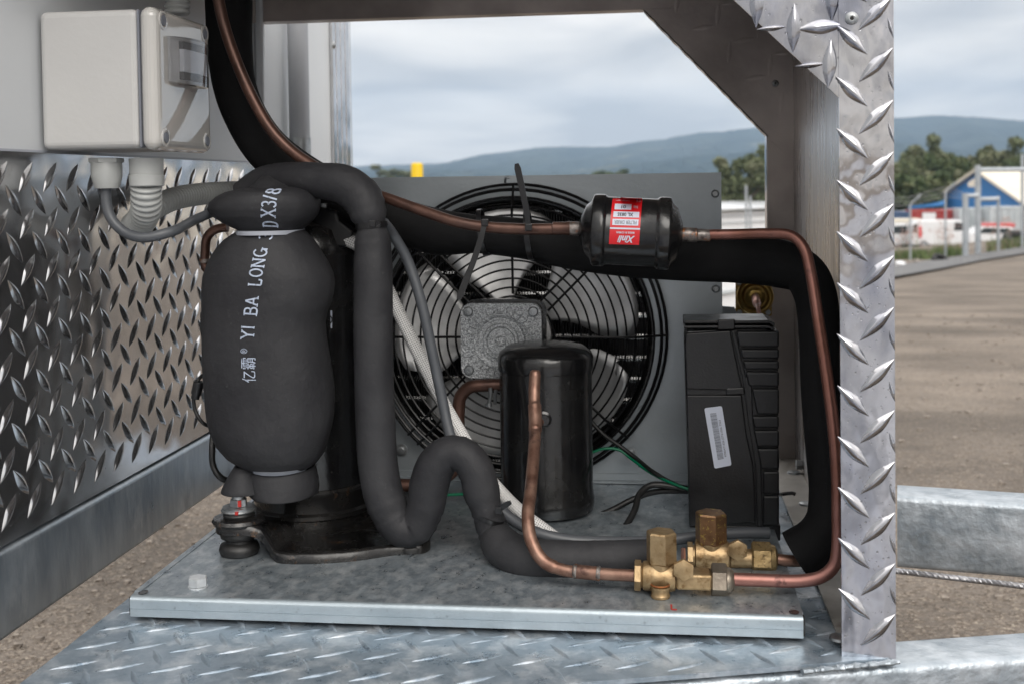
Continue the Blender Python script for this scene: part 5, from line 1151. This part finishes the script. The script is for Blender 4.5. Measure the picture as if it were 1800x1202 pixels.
for y0, y1 in rows:
    y1 += 1.5
    xl_ = 1294+(y0-582)*.24 if y0 < 660 else (1322+max(0, y0-740)*.19 if y0 < 820 else 1342)
    mb = MB(); prism(mb, [E_(xl_, y0, -.001), E_(1370, y0, -.001), E_(1370, y1, -.001), E_(min(xl_+(y1-y0)*.2, 1342), y1, -.001)], (0, .065, 0)); mb.build('rib', M['dark_plastic'], eb, 0, bev=.0022, seg=4)
for k, (ya, yb2) in enumerate(((577, 572), (569, 563))):
    mb = MB(); prism(mb, [E_(1202, ya, -.001+.004*k), E_(1352, ya, -.001+.004*k), E_(1362, ya+6, -.001+.004*k), E_(1362, yb2+4, -.001+.004*k), E_(1350, yb2, -.001+.004*k), E_(1203, yb2+1, -.001+.004*k)], (0, .064-.004*k, 0)); mb.build('lid_rim', M['dark_plastic'], eb, 0, bev=.0008)
mb = MB(); 
for a, b in ((1262, 1292),): prism(mb, [E_(a, 580, -.003), E_(b, 579, -.003), E_(b, 561, -.003), E_(a, 562, -.003)], (0, .006, 0))
mb.build('hinge', M['dark_plastic'], eb, 0, bev=.0012)
mb = MB(); prism(mb, [E_(1212, 925, .006), E_(1372, 922, .006), E_(1372, 950, .006), E_(1213, 952, .006)], (0, .05, 0)); mb.build('skirt', M['dark_plastic'], eb, 0, bev=.001)
# sticker
sc, su, sv = E_(1262, 768, -.0005), None, None
A0, A1, A2, A3 = (1238, 717), (1269, 713), (1286, 817), (1256, 823)
def sk2(u, v, y=-.0004): x = (A0[0]*(1-u)+A1[0]*u)*(1-v)+(A3[0]*(1-u)+A2[0]*u)*v; z = (A0[1]*(1-u)+A1[1]*u)*(1-v)+(A3[1]*(1-u)+A2[1]*u)*v; return E_(x, z, y)
rr = [(u, v) for cxu, cyv, a0 in ((.9, .03, -90), (.9, .97, 0), (.1, .97, 90), (.1, .03, 180)) for k in range(5) for u, v in [(cxu+.1*math.cos(R(a0+22.5*k)), cyv+.03*math.sin(R(a0+22.5*k)))]]
mb = MB(); prism(mb, [sk2(u, v) for u, v in rr], (0, .0004, 0)); bs = mb.build('barcode_sticker', M['label_white'], eb, 0)
mb = MB(); r = random.Random(2); v = .10
while v < .86:
    w = r.choice([.005, .007, .011]); mb.add([sk2(.27, v, -.0006), sk2(.62, v, -.0006), sk2(.62, v+w, -.0006), sk2(.27, v+w, -.0006)], [(0, 1, 2, 3)]); v += w+r.choice([.005, .006, .009])
mb.build('barcode', M['ink_grey'], bs, 0)
vv, f, tw, th = txt('9700A71626 J2T61056 7323', 1, 0, .02); mb = MB(); mb.add([sk2(.76+(-q[1])*-.0-q[1]*.15, .535-q[0]*.62, -.0006) for q in vv], f); mb.build('sticker_text', M['ink_grey'], bs, 0)

# ---- brass diaphragm behind
YB = 1.47
bd = thing('pressure_control', P(1325, 545, YB), 'round ribbed brass diaphragm on a square bracket beside the brown upright', 'gauge')
c = P(1327, 521, YB); k = L(1, YB); mb = MB()
lathe(mb, [(32*k, 0), (32*k, 3*k), (30*k, 5*k), (27*k, 3*k), (24*k, 3*k), (22*k, 6*k), (19*k, 4*k), (17*k, 4*k), (14*k, 8*k), (7*k, 9*k), (6*k, 9*k)], c+Vector((0, -.001, 0)), (0, -1, 0), 48); mb.build('diaphragm', M['brass_gold'], bd, 60)
mb = MB(); prism(mb, [P(1293, 489, YB), P(1357, 493, YB), P(1357, 556, YB), P(1293, 553, YB)], (0, .004, 0)); mb.build('bracket', M['brass_gold'], bd, 0, bev=.001)
mb = MB(); tube(mb, [c+Vector((0, -.005, 0)), c+Vector((-.001, -.03, -.003)), c+Vector((0, -.05, -.012)), c+Vector((.004, -.055, -.04))], lambda s, T: .0052 if s < .035 else .0026, 12); mb.build('capillary', M['copper_pink'], bd)
for px, py in ((1299, 497), (1352, 498), (1300, 549), (1350, 549)):
    mb = MB(); hexa(mb, P(px, py, YB-.0005), (0, -1, 0), .006, .003); mb.build('screw', M['steel'], bd, 30)
mb = MB(); prism(mb, [P(1262, 538, YB-.012), P(1291, 540, YB-.012), P(1296, 552, YB-.012), P(1296, 575, YB-.012), P(1262, 575, YB-.012)], (0, .003, 0)); mb.build('bracket_arm', M['zinc'], bd, 0)

# ---- control box on the wall
q0 = PX(70, 150, XW+.0035); yc0 = q0.y; xlid = P(243, 150, yc0).x; xfr = P(278, 150, yc0).x
yc1 = PX(371, 150, xfr).y; zc0, zc1 = P(70, 268, yc0).z, P(70, 17, yc0).z
cb = thing('control_box', (XW, (yc0+yc1)/2, zc0), 'warm grey plastic control box with a glossy clear window, mounted on the left wall', 'control box')
mb = MB(); box(mb, XW+.0035, xlid, yc0, yc1, zc0+.002, zc1-.002); mb.build('body', M['box'], cb, 0, bev=.006, seg=4)
mb = MB(); box(mb, xlid+.001, xfr, yc0-.0015, yc1+.0015, zc0, zc1); ld = mb.build('lid', M['lid'], cb, 0, bev=.009, seg=5)
mb = MB(); box(mb, xlid-.0006, xlid+.0016, yc0+.0004, yc1-.0004, zc0+.0025, zc1-.0025); mb.build('gasket', M['ink_grey'], cb, 0, bev=.004)
for fy in (.11, .89):
    for fz in (.09, .91):
        c = Vector((xfr, yc0+(yc1-yc0)*fy, zc0+(zc1-zc0)*fz)); mb = MB(); lathe(mb, [(.0085, -.0008), (.0085, .0006), (.0065, .0008), (.006, -.0006)], c, (1, 0, 0), 24); s1_ = mb.build('screw_well', M['lid'], ld)
        mb = MB(); lathe(mb, [(.0048, .0002), (.0048, .0011), (.001, .0012)], c, (1, 0, 0), 16); mb.build('screw', M['ink_grey'], ld)
wy0, wy1 = yc0+(yc1-yc0)*.17, yc0+(yc1-yc0)*.88; wz0, wz1 = zc0+(zc1-zc0)*.49, zc0+(zc1-zc0)*.81
mb = MB(); n = 14; vs = []
for i in range(n+1):
    t = i/n; y = wy0+(wy1-wy0)*t; x = xfr+.0005+.012*math.sin(math.pi*t)**.5
    vs += [(x, y, wz0-.001*math.sin(math.pi*t)), (x, y, wz1+.001*math.sin(math.pi*t)), (xfr+.0001, y, wz0), (xfr+.0001, y, wz1)]
mb.add(vs, [(4*i, 4*i+4, 4*i+5, 4*i+1) for i in range(n)]+[(4*i+1, 4*i+5, 4*i+7, 4*i+3) for i in range(n)]+[(4*i+2, 4*i+6, 4*i+4, 4*i) for i in range(n)]); wd = mb.build('window', M['clear'], cb, 50)
mb = MB(); box(mb, xfr+.0002, xfr+.0070, wy0+.018, wy1-.018, wz0+.010, wz1-.010); mb.build('breaker_face', M['breaker'], wd, 0, bev=.0008)
mb = MB(); box(mb, xfr+.0002, xfr+.0062, wy0+.018, wy1-.018, wz1-.0098, wz1-.003); mb.build('breaker_slot', M['hole'], wd, 0); mb = MB(); box(mb, xfr+.0002, xfr+.0062, wy0+.018, wy1-.018, wz0+.003, wz0+.0098); mb.build('breaker_slot', M['hole'], wd, 0)
# glands and conduits
ga = P(186, 276, yc0+.03); yg1 = yc0+.035
mb = MB(); c = P(187, 282, yg1); lathe(mb, [(L(24, yg1), 0), (L(28, yg1), -L(6, yg1)), (L(28, yg1), -L(30, yg1)), (L(24, yg1), -L(44, yg1)), (L(21, yg1), -L(52, yg1)), (L(10, yg1), -L(52, yg1))], c, n=28)
hexa(mb, P(187, 287, yg1), (0, 0, 1), L(54, yg1), L(9, yg1)); mb.build('cable_gland', M['conduit'], cb, 40)
mb = MB(); yg2 = yc0+.04; c = P(257, 279, yg2); lathe(mb, [(L(31, yg2), 0), (L(30, yg2), -L(30, yg2)), (L(32, yg2), -L(31, yg2)), (L(31, yg2), -L(50, yg2)), (L(25, yg2), -L(52, yg2))], c, n=32); mb.build('conduit_adapter', M['conduit'], cb, 40)
cable('grey_cable', [(187, 330, yg1), (186, 350, yg1), (194, 382, yg1), (218, 408, yg1), (252, 418, yg1), (300, 408, yg1+.01), (345, 386, 1.09), (400, 362, 1.12)], 19, 'cable', 'thick grey cable drooping from the control box gland to the foam cap')
def corr(nm, pts, wpx, m, label, pit, n=18):
    mb = MB(); ps = [P(*q) for q in pts]; Y = sum(q[2] for q in pts)/len(pts); r0 = L(wpx/2, Y)
    tube(mb, spline(ps, pit/6), lambda s, T: r0*(1-.15*(.5+.5*math.cos(math.tau*s/pit))**2), n, raw=True); return tag(mb.build(nm, M[m], smooth=80), label, 'conduit', 'corrugated conduits by the control box')
corr('corrugated_conduit', [(257, 325, yg2), (256, 350, yg2), (252, 380, yg2), (246, 410, yg2), (238, 440, yg2), (215, 480, yg2+.02)], 56, 'conduit', 'vertical ribbed grey conduit dropping from the control box into the grey cable loop', .0052, 24) if False else corr('corrugated_conduit', [(257, 325, yg2), (257, 345, yg2+.004), (257, 365, yg2+.012), (250, 385, yg2+.03), (236, 400, yg2+.05)], 56, 'conduit', 'vertical ribbed grey conduit dropping from the control box into the grey cable loop', .0052, 24)
corr('corrugated_conduit', [(236, 398, 1.11), (262, 372, 1.14), (300, 352, 1.18), (350, 342, 1.24), (410, 338, 1.30), (470, 338, 1.36)], 42, 'conduit', 'horizontal ribbed conduit running back along the tread plate wall', .0056, 20)
corr('corrugated_conduit', [(312, 26, 1.14), (312, 8, 1.14), (314, -60, 1.14)], 46, 'conduit', 'ribbed conduit rising behind the control box at the top edge', .0052, 20)
q = PX(523, 100, XW+.02); yp = q.y; mb = MB(); rod(mb, (XW+.021, yp, P(523, 245, yp).z), (XW+.021, yp, 1.2), L(18.5, yp), 24); pp = mb.build('conduit_pipe', M['pvc']); tag(pp, 'smooth vertical grey pipe on the white wall near its far end', 'pipe')
mb = MB(); rod(mb, (XW+.021, yp, P(523, 290, yp).z), (XW+.021, yp, P(523, 243, yp).z), L(19.5, yp), 24); mb.build('sleeve', M['steel'], pp)

# ---- cables and sleeves
def ecable(nm, pts, wpx, m, label, cat='cable', flat=None):
    mb = MB(); ps = [P(*q) for q in pts]; tube(mb, ps, L(wpx/2, 1.1), 14, flat=flat); return tag(mb.build(nm, M[m], smooth=80), label, cat)
ecable('grey_cable', [(674, 392, 1.10), (690, 412, 1.12), (715, 455, 1.13), (740, 530, 1.13), (760, 620, 1.13), (777, 700, 1.13), (793, 770, 1.125), (822, 835, 1.12), (862, 880, 1.10), (900, 912, 1.09), (945, 936, 1.08), (1000, 948, 1.08), (1080, 952, 1.09), (1160, 950, 1.11), (1230, 942, 1.12), (1300, 936, 1.13), (1352, 936, 1.135)], 20, 'cable', 'long grey cable running past the fan and along the tray behind the valves')
ecable('braided_sleeve', [(572, 412, 1.168), (605, 420, 1.162), (640, 440, 1.16), (672, 490, 1.165), (700, 548, 1.165), (735, 620, 1.165), (775, 700, 1.16), (815, 770, 1.15), (850, 828, 1.14), (885, 870, 1.13), (925, 908, 1.12), (955, 930, 1.12), (975, 945, 1.125)], 25, 'braid', 'white braided sleeve crossing diagonally in front of the fan', 'sleeve')
ecable('black_cable', [(1030, 730, 1.31), (1060, 762, 1.31), (1092, 785, 1.31), (1122, 808, 1.30), (1150, 830, 1.27), (1190, 852, 1.25), (1230, 862, 1.24)], 9, 'rubber', 'black wire crossing from the fan ring to the electrical box')
ecable('black_cable', [(1040, 910, 1.24), (1075, 896, 1.25), (1110, 878, 1.26), (1150, 864, 1.26), (1220, 862, 1.25)], 12, 'rubber', 'black cable lying from the receiver foot to the electrical box')
ecable('black_cable', [(1070, 955, 1.18), (1098, 926, 1.2), (1116, 895, 1.22), (1124, 868, 1.24), (1145, 852, 1.25), (1220, 862, 1.25)], 13, 'rubber', 'black cable curling forward over the tray left of the electrical box')
ecable('green_wire', [(1040, 795, 1.31), (1062, 788, 1.31), (1088, 790, 1.31), (1110, 806, 1.305), (1140, 828, 1.28), (1180, 848, 1.25), (1225, 864, 1.24)], 6, 'green', 'green earth wire running from the fan ring screw to the electrical box')
ecable('green_wire', [(760, 870, 1.27), (790, 869, 1.27), (830, 867, 1.27)], 6, 'green', 'short green wire lying behind the hose hump at the condenser foot')
w = ecable('earth_wire', [(985, 1014, 1.066), (1010, 1021, 1.064), (1050, 1022, 1.063), (1086, 1021, 1.064)], 5, 'yellow', 'yellow and green earth wire lying under the copper pipe'); 
mb = MB(); tube(mb, [P(1030, 1024.5, 1.0625), P(1060, 1025.5, 1.0625), P(1084, 1023.5, 1.063)], .0012, 8); mb.build('green_stripe', M['green'], w)
w = ecable('earth_screw', [(1100, 792, 1.355), (1112, 796, 1.35), (1122, 806, 1.345), (1124, 820, 1.345)], 5, 'guard', 'earth screw and clip where the green wire meets the fan ring', 'screw')
c = P(1109, 797, 1.34); mb = MB(); lathe(mb, [(.008, 0), (.008, .0015)], c, (0, -1, 0), 18); hexa(mb, c-Vector((0, .0015, 0)), (0, -1, 0), .009, .005); mb.build('screw_head', M['steel'], w, 30)
mb = MB(); tube(mb, [PZ(1366, 869, .0), P(1375, 868, 1.35), P(1392, 866, 1.35), P(1398, 868, 1.35)], .0022, 8); tag(mb.build('cut_wire', M['guard']), 'short cut black wire end poking out right of the electrical box', 'wire')

# ---- cable ties
def tie(px, py, Y, rx, ang, tail, label, wpx=8, tree=None):
    c = P(px, py, Y); r = L(rx, Y); d = Vector((math.cos(R(ang)), 0, math.sin(R(ang)))); o = d.cross(Vector((0, 1, 0))); mb = MB(); vs = []; n = 40; w = L(wpx, Y)/2
    for i in range(n):
        t = math.tau*i/n; q = c+Vector((0, r*math.sin(t)*.95, 0))+o*(r*math.cos(t)); e = (q-c).normalized()
        vs += [q-d*w, q+d*w, q+d*w+e*.0012, q-d*w+e*.0012]
    fs = []
    for i in range(n):
        a, b = i*4, ((i+1) % n)*4; fs += [(a+k, b+k, b+(k+1) % 4, a+(k+1) % 4) for k in range(4)]
    mb.add(vs, fs); t = mb.build('cable_tie', M['guard'], smooth=30); tag(t, label, 'cable tie', 'black cable ties')
    h = MB(); hx, hy = tail[0]; hc = P(hx, hy, Y-r*.2 if False else tail[-1][2] if len(tail[-1]) > 2 else Y-r); s = L(6, Y); box(h, hc.x-s, hc.x+s, hc.y-s*.6, hc.y+s*.6, hc.z-s, hc.z+s); h.build('tie_head', M['guard'], t, 0, bev=.0008)
    g = MB(); pts = [P(a[0], a[1], hc.y-.001*i) for i, a in enumerate(tail)]
    if len(pts) > 1:
        sp = spline(pts, .004); vs = []
        for i, q in enumerate(sp):
            dd = (sp[min(i+1, len(sp)-1)]-sp[max(i-1, 0)]).normalized(); s = dd.cross(Vector((0, 1, 0))).normalized()*L(5.0 if i/len(sp) > .15 else 4.2, Y)*(1.1 if i/len(sp) > .6 else 1)*(.6 if i == len(sp)-1 else 1); vs += [q-s, q+s, q+s+Vector((0, .0013, 0)), q-s+Vector((0, .0013, 0))]
        fs = []
        for i in range(len(sp)-1): a, b = i*4, i*4+4; fs += [(a+k, b+k, b+(k+1) % 4, a+(k+1) % 4) for k in range(4)]
        fs += [(0, 1, 2, 3), tuple(len(vs)-4+k for k in (3, 2, 1, 0))]
        g.add(vs, fs); g.build('tie_tail', M['guard'], t, 0)
    return t
tie(930, 414, 1.138, 42, 5, [(929, 400), (925, 370), (917, 330), (908, 288, 1.075)], 'cable tie with a tail pointing straight up beside the filter', 9)
tie(849, 409, 1.138, 40, 8, [(852, 392), (848, 410), (832, 460), (818, 495), (806, 527, 1.075)], 'cable tie with a long tail hanging down in front of the fan', 8)
tie(653, 396, 1.092, 27, 95, [(655, 394), (668, 391, 1.062)], 'short cable tie pinching the bend of the grey hose', 10)
tie(860, 907, 1.082, 29, 70, [(876, 896), (884, 890), (898, 882, 1.058)], 'short cable tie around the lower grey hose left of the copper pipe', 7)
mb = MB(); tube(mb, [P(888, 322, YG-.01), P(889, 314, YG-.012), P(896, 313, YG-.012)], .0015, 8); mb.build('guard_clip', M['steel'], fan)
